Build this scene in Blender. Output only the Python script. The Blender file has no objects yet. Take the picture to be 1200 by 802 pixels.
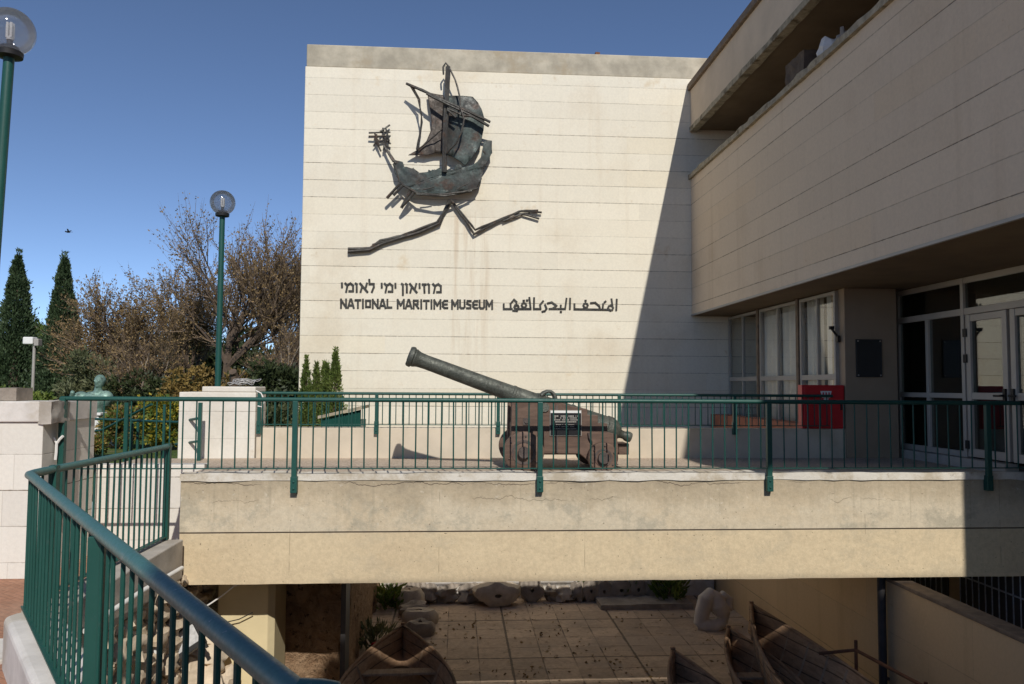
import bpy, bmesh, math, random
import numpy as np
from mathutils import Vector, Matrix, noise as mnoise

random.seed(11); R = random.Random(7)
sc = bpy.context.scene
COL = sc.collection
rad = math.radians

# ------------------------------------------------------------------ camera
EYE = 1.6; FPX = 925.0
_p, _y, _r = rad(3.17), rad(3.89), rad(.353)
_f = Vector((math.sin(_y)*math.cos(_p), math.cos(_y)*math.cos(_p), math.sin(_p)))
_rt = Vector((math.cos(_y), -math.sin(_y), 0)); _up = _rt.cross(_f)
_A = _rt*math.cos(_r) + _up*math.sin(_r); _B = -_rt*math.sin(_r) + _up*math.cos(_r)
cam = bpy.data.cameras.new('camera'); camo = bpy.data.objects.new('camera', cam); COL.objects.link(camo)
m = Matrix((( _A.x, _B.x, -_f.x, 0), (_A.y, _B.y, -_f.y, 0), (_A.z, _B.z, -_f.z, EYE), (0, 0, 0, 1)))
camo.matrix_world = m
cam.sensor_width = 36; cam.lens = 36*FPX/1200; cam.clip_start = .05; cam.clip_end = 3000
sc.camera = camo
# ------------------------------------------------------------------ sky, sun, exposure
SUN = Vector((.211, -1.19, 1)).normalized()
w = bpy.data.worlds.new('World'); sc.world = w; w.use_nodes = True
wn = w.node_tree.nodes; bg = wn['Background']
sky = wn.new('ShaderNodeTexSky'); sky.sky_type = 'NISHITA'; sky.sun_disc = False
sky.sun_elevation = math.asin(SUN.z); sky.sun_rotation = math.atan2(SUN.x, SUN.y)
sky.air_density = 1.0; sky.dust_density = 0.0; sky.ozone_density = 2.1; sky.altitude = 6000
w.node_tree.links.new(sky.outputs[0], bg.inputs[0]); bg.inputs[1].default_value = .135
sl = bpy.data.lights.new('sun', 'SUN'); sl.energy = 3.9; sl.angle = rad(.53); sl.color = (1, .965, .90)
so = bpy.data.objects.new('sun', sl); COL.objects.link(so); so.location = SUN*60
so.rotation_euler = SUN.to_track_quat('Z', 'Y').to_euler()
sc.view_settings.view_transform = 'Standard'; sc.view_settings.look = 'None'
sc.view_settings.exposure = 0; sc.view_settings.gamma = 1

# ------------------------------------------------------------------ pixel -> point of a known plane
def ray(u, v): return _A*((u-600)/FPX) + _B*((401-v)/FPX) + _f
O = Vector((0, 0, EYE))
def at(u, v, Y): d = ray(u, v); return O + d*(Y/d.y)
def atX(u, v, X): d = ray(u, v); return O + d*(X/d.x)
def atZ(u, v, Z): d = ray(u, v); return O + d*((Z-EYE)/d.z)

# ------------------------------------------------------------------ materials
class NB:
    def __init__(s, name, rough=.8, metal=0, spec=.5):
        s.m = bpy.data.materials.new(name); s.m.use_nodes = True
        s.nt = s.m.node_tree; s.b = s.nt.nodes['Principled BSDF']
        s.b.inputs['Roughness'].default_value = rough; s.b.inputs['Metallic'].default_value = metal
        s.b.inputs['Specular IOR Level'].default_value = spec
        g = s.nt.nodes.new('ShaderNodeNewGeometry'); s.pos = g.outputs['Position']; s.geo = g
        sp = s.nt.nodes.new('ShaderNodeSeparateXYZ'); s.l(s.pos, sp.inputs[0])
        s.x, s.y, s.z = sp.outputs
    def l(s, a, b): s.nt.links.new(a, b)
    def _in(s, sock, v):
        if isinstance(v, (int, float)): sock.default_value = v
        elif isinstance(v, (tuple, list)): sock.default_value = tuple(v) + ((1,) if len(v) == 3 and len(sock.default_value) == 4 else ())
        else: s.l(v, sock)
    def math(s, op, a, b=None, c=None):
        n = s.nt.nodes.new('ShaderNodeMath'); n.operation = op
        for i, v in enumerate((a, b, c)):
            if v is not None: s._in(n.inputs[i], v)
        return n.outputs[0]
    def xyz(s, x, y, z):
        n = s.nt.nodes.new('ShaderNodeCombineXYZ')
        for i, v in enumerate((x, y, z)): s._in(n.inputs[i], v)
        return n.outputs[0]
    def scale(s, sx, sy, sz):
        n = s.nt.nodes.new('ShaderNodeVectorMath'); n.operation = 'MULTIPLY'
        s.l(s.pos, n.inputs[0]); n.inputs[1].default_value = (sx, sy, sz); return n.outputs[0]
    def noise(s, sc_, det=4, ro=.55, vec=None, dist=0):
        n = s.nt.nodes.new('ShaderNodeTexNoise'); n.inputs['Scale'].default_value = sc_
        n.inputs['Detail'].default_value = det; n.inputs['Roughness'].default_value = ro
        n.inputs['Distortion'].default_value = dist
        s.l(vec if vec is not None else s.pos, n.inputs['Vector']); return n.outputs['Fac']
    def voro(s, sc_, vec=None, feat='F1'):
        n = s.nt.nodes.new('ShaderNodeTexVoronoi'); n.feature = feat; n.inputs['Scale'].default_value = sc_
        s.l(vec if vec is not None else s.pos, n.inputs['Vector']); return n.outputs['Distance'], (n.outputs['Color'] if feat == 'F1' else None)
    def white(s, vec):
        n = s.nt.nodes.new('ShaderNodeTexWhiteNoise'); n.noise_dimensions = '3D'; s.l(vec, n.inputs['Vector']); return n.outputs['Value']
    def ramp(s, f, lo, hi, a=0., b=1.):
        n = s.nt.nodes.new('ShaderNodeMapRange'); n.interpolation_type = 'SMOOTHSTEP'
        s._in(n.inputs[0], f); n.inputs[1].default_value = lo; n.inputs[2].default_value = hi
        n.inputs[3].default_value = a; n.inputs[4].default_value = b; return n.outputs[0]
    def mix(s, f, a, b, mode='MIX'):
        n = s.nt.nodes.new('ShaderNodeMix'); n.data_type = 'RGBA'; n.blend_type = mode
        s._in(n.inputs[0], f); s._in(n.inputs[6], a); s._in(n.inputs[7], b); return n.outputs[2]
    def gain(s, c, f):
        n = s.nt.nodes.new('ShaderNodeVectorMath'); n.operation = 'SCALE'
        s._in(n.inputs[0], c if not isinstance(c, tuple) else c[:3]); s._in(n.inputs['Scale'], f); return n.outputs[0]
    def col(s, c): s._in(s.b.inputs['Base Color'], c); return s
    def bump(s, h, st=.3, d=.02):
        n = s.nt.nodes.new('ShaderNodeBump'); n.inputs['Strength'].default_value = st; n.inputs['Distance'].default_value = d
        s.l(h, n.inputs['Height']); s.l(n.outputs[0], s.b.inputs['Normal']); return s
    def rough(s, v): s._in(s.b.inputs['Roughness'], v); return s

def plain(name, c, rough=.7, metal=0, var=.18, sc_=6, bump=.1, spec=.5, c2=None):
    n = NB(name, rough, metal, spec); f = n.noise(sc_, 6, .6)
    a = n.gain(c, n.ramp(f, .25, .75, 1-var, 1+var))
    if c2: a = n.mix(n.ramp(n.noise(sc_*.37, 6, .65), .52, .64), a, c2)
    n.col(a)
    if bump: n.bump(n.noise(sc_*5, 5, .6), bump, .01)
    return n.m

def coursed(name, axis, base, h, z0, L, stain, groove=.010, dark=(.17, .135, .095), tint=.05, vj=.22, streak=False):
    n = NB(name, .85, 0, .25); u = n.x if axis == 'x' else n.y
    zz = n.math('DIVIDE', n.math('SUBTRACT', n.z, z0), h)
    row = n.math('FLOOR', zz); fr = n.math('SUBTRACT', zz, row)
    uu = n.math('ADD', n.math('DIVIDE', u, L), n.math('MULTIPLY', n.white(n.xyz(row, 3.1, 0)), 7.0))
    cl = n.math('FLOOR', uu); fu = n.math('SUBTRACT', uu, cl)
    dz = n.math('MULTIPLY', n.math('MINIMUM', fr, n.math('SUBTRACT', 1, fr)), h)
    du = n.math('MULTIPLY', n.math('MINIMUM', fu, n.math('SUBTRACT', 1, fu)), L)
    edge = n.noise(14, 4, .6)
    dzz = n.math('ADD', dz, n.math('MULTIPLY', n.math('SUBTRACT', edge, .5), .012))
    # which bed joint is nearest and how open it is
    jr = n.math('ROUND', zz); op = n.ramp(n.white(n.xyz(jr, 7.7, 1.)), 0, 1, .30, .95)
    gz = n.math('MULTIPLY', n.ramp(dzz, groove*.25, groove, 1, 0), n.math('MULTIPLY', op, n.ramp(n.noise(1.3, 3), .3, .62, .45, 1)))
    gu = n.math('MULTIPLY', n.ramp(du, .001, .006, 1, 0), vj)
    g = n.math('MAXIMUM', gz, gu)
    blk = n.white(n.xyz(row, cl, 2.))
    c = n.gain(base, n.math('ADD', 1-tint, n.math('MULTIPLY', blk, 2*tint)))
    c = n.mix(n.ramp(n.white(n.xyz(cl, row, 9.)), .72, 1, 0, .25), c, tuple(a*b for a, b in zip(base, (1.0, .93, .80))))
    c = n.mix(n.math('MULTIPLY', n.ramp(n.noise(.55, 6, .62), .5, .74), .55), c, stain)
    sv = n.scale(1.7, 1.7, .09)
    c = n.mix(n.math('MULTIPLY', n.ramp(n.noise(2.1, 5, .6, sv), .52, .78), .35), c, stain)
    c = n.mix(n.math('MULTIPLY', n.ramp(n.noise(3.6, 7, .7), .63, .76), .45), c, (stain[0]*.8, stain[1]*.66, stain[2]*.45))
    c = n.gain(c, n.ramp(n.noise(28, 5, .7), .3, .7, .955, 1.035))
    c = n.mix(n.ramp(n.noise(45, 2, .5), .76, .80, 0, .5), c, dark)
    if streak:   # rust that has washed down from the bronze figure
        sx = n.math('MULTIPLY', n.ramp(n.x, -.35, -.05), n.ramp(n.x, .35, .75, 1, 0)); sz = n.math('MULTIPLY', n.ramp(n.z, 1.2, 3.6), n.ramp(n.z, 4.7, 5.0, 1, 0))
        c = n.mix(n.math('MULTIPLY', n.math('MULTIPLY', sx, sz), n.ramp(n.noise(3.5, 5, .65, n.scale(2, 1, .12)), .42, .68, 0, .55)), c, (.50, .36, .22))
        pk_ = n.ramp(n.noise(1.15, 6, .7), .60, .72); c = n.mix(n.math('MULTIPLY', pk_, .5), c, (.60, .45, .26))
    c = n.mix(g, c, dark); n.col(c)
    hgt = n.math('ADD', n.math('SUBTRACT', 1, n.math('MAXIMUM', gz, gu)), n.math('MULTIPLY', n.noise(60, 4, .6), .25))
    n.bump(hgt, .45, .012); return n.m

def beam_mat():
    n = NB('cream_concrete', .9, 0, .2)
    base = (.62, .51, .36)
    up_ = n.ramp(n.z, .07, .10)          # upper lift of the pour is rougher than the lower one
    c = n.mix(up_, (.62, .495, .32), (.585, .495, .36))
    bl = n.noise(.8, 7, .66, n.scale(1, 1, 1.5))
    c = n.mix(n.math('MULTIPLY', n.ramp(bl, .46, .66), .5), c, (.54, .42, .27))
    gp_ = n.math('MULTIPLY', n.ramp(n.noise(1.5, 8, .74, n.scale(1, 1, 1.3)), .52, .64), n.math('ADD', .22, n.math('MULTIPLY', up_, .45)))
    c = n.mix(gp_, c, (.37, .33, .25))
    hang = n.math('ADD', n.z, n.math('ADD', n.math('MULTIPLY', n.math('SUBTRACT', n.noise(1.1, 7, .7, n.scale(1, 1, .25)), .5), .75), n.math('MULTIPLY', n.math('SUBTRACT', n.noise(9, 5, .7, n.scale(1, 1, .12)), .5), .16)))
    c = n.mix(n.math('MULTIPLY', n.ramp(hang, .30, .50), .68), c, (.40, .32, .215))
    c = n.mix(n.math('MULTIPLY', n.ramp(hang, .50, .66), .55), c, (.31, .25, .175))
    sv = n.scale(6, 1, .10)
    c = n.mix(n.math('MULTIPLY', n.math('MULTIPLY', n.ramp(n.noise(2.4, 5, .6, sv), .56, .70), n.ramp(n.z, -.1, .45)), .5), c, (.34, .285, .20))
    c = n.mix(n.math('MULTIPLY', n.ramp(n.noise(13, 6, .7), .60, .70), n.math('MULTIPLY', up_, .45)), c, (.68, .62, .50))
    c = n.gain(c, n.ramp(n.noise(22, 6, .75), .25, .75, .88, 1.10))
    c = n.mix(n.ramp(n.noise(38, 3, .5), .71, .75, 0, .85), c, (.16, .12, .08))
    # joint, cracks, shutter seams
    jt = n.ramp(n.math('ABSOLUTE', n.math('SUBTRACT', n.z, .088)), .004, .009, 1, 0)
    cz = n.math('ADD', .585, n.math('MULTIPLY', n.math('SUBTRACT', n.noise(3.1, 7, .62, n.scale(1, 1, 0)), .5), .20))
    ck = n.ramp(n.math('ABSOLUTE', n.math('SUBTRACT', n.z, cz)), .002, .006, 1, 0)
    ck = n.math('MULTIPLY', ck, n.ramp(n.noise(.8, 2, .5, n.scale(1, 1, 0)), .47, .56, 0, .7))
    cz2 = n.math('ADD', .40, n.math('MULTIPLY', n.math('SUBTRACT', n.noise(2.3, 7, .65, n.scale(1.3, 5, 0)), .5), .30))
    ck2 = n.ramp(n.math('ABSOLUTE', n.math('SUBTRACT', n.z, cz2)), .0015, .005, 1, 0)
    ck2 = n.math('MULTIPLY', ck2, n.ramp(n.noise(.9, 2, .5, n.scale(1, 9, 0)), .55, .6, 0, .45))
    xs = n.math('DIVIDE', n.math('ADD', n.x, .18), 1.52); fx = n.math('ABSOLUTE', n.math('SUBTRACT', xs, n.math('ROUND', xs)))
    sm = n.math('MULTIPLY', n.ramp(fx, .0015, .004, 1, 0), n.ramp(n.noise(5, 3), .45, .6, 0, .3))
    dk = n.math('MAXIMUM', n.math('MAXIMUM', jt, ck), n.math('MAXIMUM', ck2, sm))
    c = n.mix(dk, c, (.07, .05, .035)); n.col(c)
    n.bump(n.math('ADD', n.math('SUBTRACT', 1, dk), n.math('MULTIPLY', n.noise(18, 8, .7), .7)), .5, .014)
    return n.m

def lip_mat():
    n = NB('worn_lip', .9, 0, .2); c = n.mix(n.ramp(n.noise(2.7, 7, .7), .40, .62), (.66, .61, .53), (.47, .40, .30))
    c = n.mix(n.ramp(n.noise(9, 6, .7), .60, .7, 0, .7), c, (.30, .25, .18)); n.col(c); n.bump(n.noise(25, 7, .7), .5, .015); return n.m

def wood_mat(name, c, c2, axis_scale=(1, 6, 6), rough=.7, sc_=4, strake=0):
    n = NB(name, rough, 0, .3); v = n.scale(*axis_scale); f = n.noise(sc_, 7, .68, v, .4)
    k = n.mix(n.ramp(f, .3, .7), c, c2); k = n.mix(n.ramp(n.noise(sc_*5, 4, .7, v), .58, .70, 0, .75), k, tuple(a*.35 for a in c))
    if strake:
        zz = n.math('ADD', n.math('DIVIDE', n.z, strake), n.math('MULTIPLY', n.noise(.6, 2), .8)); fz = n.math('ABSOLUTE', n.math('SUBTRACT', zz, n.math('ROUND', zz)))
        k = n.mix(n.ramp(fz, .03, .07, .85, 0), k, tuple(a*.25 for a in c))
    k = n.mix(n.ramp(n.noise(2.3, 5, .6), .55, .7, 0, .5), k, tuple(min(1, a*1.5) for a in c2)); n.col(k); n.bump(f, .35, .01); return n.m

def paint_green(A=(.010, .064, .050), B_=(.014, .076, .060), chip=0):
    n = NB('green_paint', .42, 0, .4); f = n.noise(2.2, 3, .5)
    c = n.mix(n.ramp(f, .3, .7), A, B_)
    c = n.mix(n.ramp(n.noise(21, 7, .8), .66-chip, .70-chip, 0, .8), c, (.26, .27, .26))
    c = n.mix(n.ramp(n.noise(11, 7, .8), .58, .70, 0, .45), c, (.06, .075, .065))
    n.col(c); n.rough(n.ramp(n.noise(70, 4, .6), .3, .7, .38, .52)); n.bump(n.noise(120, 3, .6), .04, .001); return n.m

def bronze(name, a, b, c3, sc_=3):
    n = NB(name, .55, .35, .5); f = n.noise(sc_, 8, .68, None, .6)
    c = n.mix(n.ramp(f, .38, .62), a, b); c = n.mix(n.ramp(n.noise(sc_*1.9, 7, .7), .53, .68), c, c3)
    c = n.gain(c, n.ramp(n.noise(sc_*14, 5, .7), .3, .7, .7, 1.25)); n.col(c)
    n.rough(n.ramp(n.noise(sc_*6, 5, .7), .3, .7, .38, .75)); n.bump(n.noise(sc_*9, 7, .7), .45, .012); return n.m

def tiles_mat():
    n = NB('court_paving', .85, 0, .25); P = 1.78
    def grid(p, px, py, wdt):
        a = n.math('DIVIDE', n.math('SUBTRACT', n.x, px), p); b = n.math('DIVIDE', n.math('SUBTRACT', n.y, py), p)
        fa = n.math('MULTIPLY', n.math('ABSOLUTE', n.math('SUBTRACT', a, n.math('ROUND', a))), p)
        fb = n.math('MULTIPLY', n.math('ABSOLUTE', n.math('SUBTRACT', b, n.math('ROUND', b))), p)
        d = n.math('ADD', n.math('MINIMUM', fa, fb), n.math('MULTIPLY', n.math('SUBTRACT', n.noise(5, 5, .7), .5), .035))
        return n.ramp(d, wdt*.3, wdt, 1, 0), n.white(n.xyz(n.math('FLOOR', a), n.math('FLOOR', b), p))
    g1, _ = grid(P, .77, 13.0, .024); g2, w2 = grid(P/4, .77, 13.0, .012)
    c = n.gain((.49, .36, .25), n.math('ADD', .86, n.math('MULTIPLY', w2, .28)))
    c = n.mix(n.math('MULTIPLY', n.ramp(n.noise(1.3, 6, .65), .45, .7), .5), c, (.27, .21, .155))
    c = n.gain(c, n.ramp(n.noise(16, 5, .7), .3, .7, .86, 1.1))
    g = n.math('MAXIMUM', g1, n.math('MULTIPLY', g2, n.ramp(n.noise(2.2, 4), .38, .58, .15, .9)))
    c = n.mix(n.math('MULTIPLY', n.ramp(n.noise(7, 6, .75), .57, .66), .55), c, (.12, .09, .06)); c = n.mix(n.math('MULTIPLY', n.ramp(n.noise(.7, 5, .7), .5, .62), .5), c, (.34, .27, .21))
    c = n.mix(n.math('MULTIPLY', g, .85), c, (.09, .07, .05)); n.col(c); n.bump(n.math('SUBTRACT', n.math('MULTIPLY', n.noise(20, 5), .3), g), .5, .02); return n.m

def brickpath_mat():
    n = NB('brick_path', .88, 0, .25); br = n.nt.nodes.new('ShaderNodeTexBrick')
    v = n.nt.nodes.new('ShaderNodeVectorRotate'); v.rotation_type = 'Z_AXIS'; v.inputs['Angle'].default_value = rad(38); n.l(n.pos, v.inputs['Vector'])
    n.l(v.outputs[0], br.inputs['Vector']); br.inputs['Scale'].default_value = 4.5
    br.inputs['Color1'].default_value = (.33, .165, .10, 1); br.inputs['Color2'].default_value = (.39, .20, .125, 1)
    br.inputs['Mortar'].default_value = (.23, .135, .09, 1); br.inputs['Mortar Size'].default_value = .014; br.inputs['Mortar Smooth'].default_value = .3
    c = n.mix(n.math('MULTIPLY', n.ramp(n.noise(1.2, 6, .6), .45, .7), .5), br.outputs['Color'], (.42, .27, .185))
    c = n.gain(c, n.ramp(n.noise(20, 5, .7), .3, .7, .85, 1.12)); c = n.mix(n.ramp(n.noise(60, 2), .72, .76, 0, .8), c, (.09, .06, .04))
    n.col(c); n.bump(n.math('ADD', n.math('MULTIPLY', br.outputs['Fac'], -1), n.math('MULTIPLY', n.noise(40, 4), .4)), .4, .01); return n.m

def gravel_mat():
    n = NB('deck_gravel', .92, 0, .2); d, c_ = n.voro(55)
    c = n.mix(n.ramp(n.noise(40, 4, .7), .35, .65), (.33, .255, .185), (.56, .46, .36))
    c = n.mix(n.ramp(n.noise(1.4, 6, .6), .45, .7, 0, .6), c, (.50, .40, .30)); n.col(c); n.bump(d, .6, .01); return n.m

def lawn_mat():
    n = NB('lawn', .9, 0, .2); c = n.mix(n.ramp(n.noise(3, 7, .7), .35, .65), (.055, .095, .022), (.115, .15, .04))
    c = n.mix(n.ramp(n.noise(.35, 5, .6), .55, .68), c, (.20, .155, .085)); n.col(c); n.bump(n.noise(60, 5, .7), .7, .04); return n.m

def rockwall_mat(name, a, b):
    n = NB(name, .92, 0, .2); d, cc = n.voro(5.5, n.scale(1, 1, .55)); f = n.noise(4.5, 8, .7, None, 1.2)
    c = n.mix(n.ramp(f, .33, .66), a, b); c = n.mix(n.ramp(n.noise(11, 6, .7), .55, .66), c, tuple(k*.3 for k in a))
    n.col(c); n.bump(n.math('ADD', n.math('MULTIPLY', f, 2), n.noise(14, 8, .7)), 1, .09); return n.m

def leaf_mat(name, a, b, tr=.25):
    n = NB(name, .6, 0, .35); f = n.noise(2.1, 4, .7); f2 = n.noise(31, 2, .5)
    c = n.mix(n.ramp(f, .35, .65), a, b); c = n.gain(c, n.ramp(f2, .3, .7, .65, 1.4)); n.col(c)
    t = n.nt.nodes.new('ShaderNodeBsdfTranslucent'); n.l(c, t.inputs[0]); ms = n.nt.nodes.new('ShaderNodeMixShader'); ms.inputs[0].default_value = tr
    n.l(n.b.outputs[0], ms.inputs[1]); n.l(t.outputs[0], ms.inputs[2]); n.l(ms.outputs[0], n.nt.nodes['Material Output'].inputs[0]); return n.m

def glass_mat(name='pane_glass', tint=(.62, .66, .64), ior=1.5, boost=1.9):
    n = NB(name); nt = n.nt
    tr = nt.nodes.new('ShaderNodeBsdfTransparent'); tr.inputs[0].default_value = (*tint, 1)
    gl = nt.nodes.new('ShaderNodeBsdfGlossy'); gl.inputs['Roughness'].default_value = .012; gl.inputs[0].default_value = (.95, .95, .95, 1)
    fr = nt.nodes.new('ShaderNodeFresnel'); n.l(n.math('ADD', ior, n.math('MULTIPLY', n.geo.outputs['Backfacing'], 1/ior-ior)), fr.inputs[0])
    k = n.math('MINIMUM', n.math('MULTIPLY', fr.outputs[0], boost), 1)
    ms = nt.nodes.new('ShaderNodeMixShader'); n.l(k, ms.inputs[0]); n.l(tr.outputs[0], ms.inputs[1]); n.l(gl.outputs[0], ms.inputs[2])
    n.l(ms.outputs[0], nt.nodes['Material Output'].inputs[0]); return n.m

M = {}
M['facade'] = coursed('facade_stone', 'x', (.745, .685, .555), .3245, .56, 2.1, (.60, .50, .36), .0075, tint=.034, vj=.07, streak=True)
M['wing'] = coursed('wing_stone', 'y', (.67, .535, .39), .3245, .56, 1.7, (.48, .345, .22), .0075, tint=.03, vj=.05)
M['wall'] = coursed('white_wall_stone', 'x', (.69, .65, .575), .345, -.13, 1.9, (.56, .49, .40), .007)
M['pit'] = coursed('pit_wall_stone', 'y', (.60, .42, .235), .62, -.45, 1.9, (.40, .265, .14), .007)
M['band'] = plain('weathered_cement', (.42, .375, .29), .9, 0, .25, 2.6, .5, .2, (.37, .31, .22))
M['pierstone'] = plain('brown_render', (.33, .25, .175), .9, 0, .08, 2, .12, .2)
M['fascia'] = plain('fascia_render', (.62, .50, .37), .9, 0, .10, 1.6, .12, .2)
M['trim'] = plain('brown_trim', (.17, .12, .08), .8, 0, .3, 9, .3)
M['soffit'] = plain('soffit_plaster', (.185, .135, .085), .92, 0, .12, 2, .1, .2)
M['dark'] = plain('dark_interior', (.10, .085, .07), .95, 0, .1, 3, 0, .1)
M['ledge'] = plain('rough_ledge', (.34, .29, .21), .95, 0, .3, 9, .7, .2, (.15, .12, .08))
M['beam'] = beam_mat(); M['lip'] = lip_mat(); M['gravel'] = gravel_mat()
M['parapet'] = plain('parapet_concrete', (.57, .49, .38), .9, 0, .10, 2.4, .2, .2, (.50, .42, .30))
M['kerb'] = plain('kerb_white', (.64, .60, .55), .9, 0, .12, 4, .3, .2, (.50, .45, .38))
M['greyconc'] = plain('grey_concrete', (.42, .38, .33), .92, 0, .15, 4, .4, .2, (.34, .30, .25))
M['warmpaving'] = plain('warm_bounce_paving', (.38, .315, .245), .95, 0, .15, 3, .3, .2); M['tiles'] = tiles_mat(); M['brick'] = brickpath_mat(); M['lawn'] = lawn_mat()  # paving tone warmed so the unseen ground bounces light into the shade
M['rock'] = rockwall_mat('brown_rock', (.30, .18, .10), (.50, .33, .20))
M['rubble'] = plain('rubble_stone', (.56, .46, .34), .93, 0, .3, 5, .6, .2, (.44, .34, .22))
M['mortar'] = plain('dark_mortar', (.12, .09, .06), .95, 0, .2, 7, .4)
M['pillar'] = plain('cream_render', (.66, .55, .33), .9, 0, .07, 2.5, .15, .2)
M['green'] = paint_green()
n_ = paint_green((.045, .125, .115), (.055, .145, .13), .05); n_.name = 'worn_green_paint'; M['greenworn'] = n_
M['alu'] = plain('pale_aluminium', (.47, .42, .36), .5, .15, .06, 3, .03)
M['frame2'] = plain('dull_frame', (.36, .33, .29), .55, .1, .08, 3, .03)
M['black'] = plain('black_metal', (.018, .017, .017), .5, .2, .2, 8, .1)
M['plaque'] = plain('black_plaque', (.016, .015, .016), .35, 0, .15, 8, .05)
M['glass'] = glass_mat(); M['wglass'] = glass_mat('window_glass', (.97, .97, .95), 1.42, 1.0)
M['curtain'] = plain('curtain_cloth', (.80, .74, .64), .9, 0, .08, 4, .05, .1)
M['red'] = plain('red_paint', (.56, .016, .022), .38, 0, .12, 5, .04)
M['white'] = plain('white_paint', (.74, .72, .68), .6, 0, .06, 8, .05)
M['bronze'] = bronze('sculpture_bronze', (.048, .041, .035), (.072, .068, .058), (.09, .055, .036), 2.5)
M['verd'] = bronze('sail_bronze', (.040, .038, .034), (.066, .086, .078), (.070, .046, .034), 1.5)
M['sailbrown'] = bronze('sail_brown', (.055, .044, .036), (.080, .064, .050), (.10, .052, .034), 2.0)
M['letter'] = bronze('letter_bronze', (.030, .028, .024), (.060, .058, .05), (.09, .075, .055), 7)
M['gun'] = bronze('gun_bronze', (.075, .080, .066), (.125, .130, .107), (.065, .062, .053), 5)
M['oak'] = wood_mat('carriage_oak', (.098, .061, .045), (.160, .102, .074), (1, 5, 7), .65, 3)
M['iron'] = plain('carriage_iron', (.10, .075, .065), .6, .3, .3, 12, .4, c2=(.15, .075, .05))
M['boat'] = wood_mat('old_boat_wood', (.25, .15, .085), (.40, .25, .15), (5, 1, 6), .8, 4, .125)
M['boatin'] = wood_mat('boat_inside', (.30, .20, .125), (.42, .30, .195), (5, 1, 6), .85, 4)
M['stone'] = plain('grey_stone', (.29, .245, .20), .92, 0, .25, 6, .7, .2, (.24, .205, .17))
M['palestone'] = plain('pale_stone', (.46, .385, .30), .92, 0, .2, 7, .6, .2, (.44, .36, .27))
M['marble'] = plain('sculpture_stone', (.52, .46, .40), .8, 0, .12, 6, .3, .3)
M['patina'] = bronze('statue_patina', (.13, .22, .18), (.24, .36, .30), (.10, .13, .11), 4)
M['wire'] = plain('grey_wire', (.48, .47, .46), .6, .2, .2, 30, 0)
M['pipe'] = plain('grey_pipe', (.055, .05, .048), .6, .2, .2, 8, .1)
M['rust'] = plain('rusty_iron', (.16, .07, .035), .85, .2, .3, 9, .4)
M['redtile'] = plain('red_tile', (.36, .13, .07), .8, 0, .2, 9, .2)
M['barkp'] = plain('pale_bark', (.27, .22, .165), .9, 0, .25, 7, .5)
M['barkd'] = plain('dark_bark', (.095, .066, .045), .9, 0, .25, 7, .5)
M['twig'] = plain('twig_bark', (.20, .142, .095), .9, 0, .3, 9, 0)
M['dryleaf'] = leaf_mat('dry_leaf', (.20, .14, .065), (.28, .185, .08))
M['cypress'] = leaf_mat('cypress_leaf', (.034, .058, .024), (.065, .098, .042), .15)
M['cypyoung'] = leaf_mat('young_cypress_leaf', (.10, .145, .032), (.16, .20, .05), .25)
M['leafg'] = leaf_mat('green_leaf', (.075, .125, .022), (.15, .19, .035))
M['leafd'] = leaf_mat('dark_leaf', (.028, .042, .016), (.06, .075, .026))
M['leafo'] = leaf_mat('olive_leaf', (.085, .10, .045), (.16, .165, .08))
M['leafy'] = leaf_mat('yellow_leaf', (.22, .19, .02), (.40, .31, .03))
M['leafr'] = leaf_mat('russet_leaf', (.20, .10, .03), (.30, .20, .05))
M['leafgold'] = leaf_mat('golden_leaf', (.18, .12, .035), (.26, .175, .05))

def lampglass():
    n = NB('globe_plastic'); nt = n.nt
    tr = nt.nodes.new('ShaderNodeBsdfTransparent'); tr.inputs[0].default_value = (.93, .93, .95, 1)
    df = nt.nodes.new('ShaderNodeBsdfTranslucent'); df.inputs[0].default_value = (.75, .74, .74, 1)
    gl = nt.nodes.new('ShaderNodeBsdfGlossy'); gl.inputs['Roughness'].default_value = .08
    lw = nt.nodes.new('ShaderNodeLayerWeight'); lw.inputs[0].default_value = .42
    a = nt.nodes.new('ShaderNodeMixShader'); n.l(n.math('ADD', .46, n.math('MULTIPLY', lw.outputs['Facing'], .16)), a.inputs[0]); n.l(tr.outputs[0], a.inputs[1]); n.l(df.outputs[0], a.inputs[2])
    b = nt.nodes.new('ShaderNodeMixShader'); fr = nt.nodes.new('ShaderNodeFresnel'); fr.inputs[0].default_value = 1.45
    n.l(n.math('MULTIPLY', fr.outputs[0], .8), b.inputs[0]); n.l(a.outputs[0], b.inputs[1]); n.l(gl.outputs[0], b.inputs[2]); n.l(b.outputs[0], nt.nodes['Material Output'].inputs[0]); return n.m
M['globe'] = lampglass()

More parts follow.
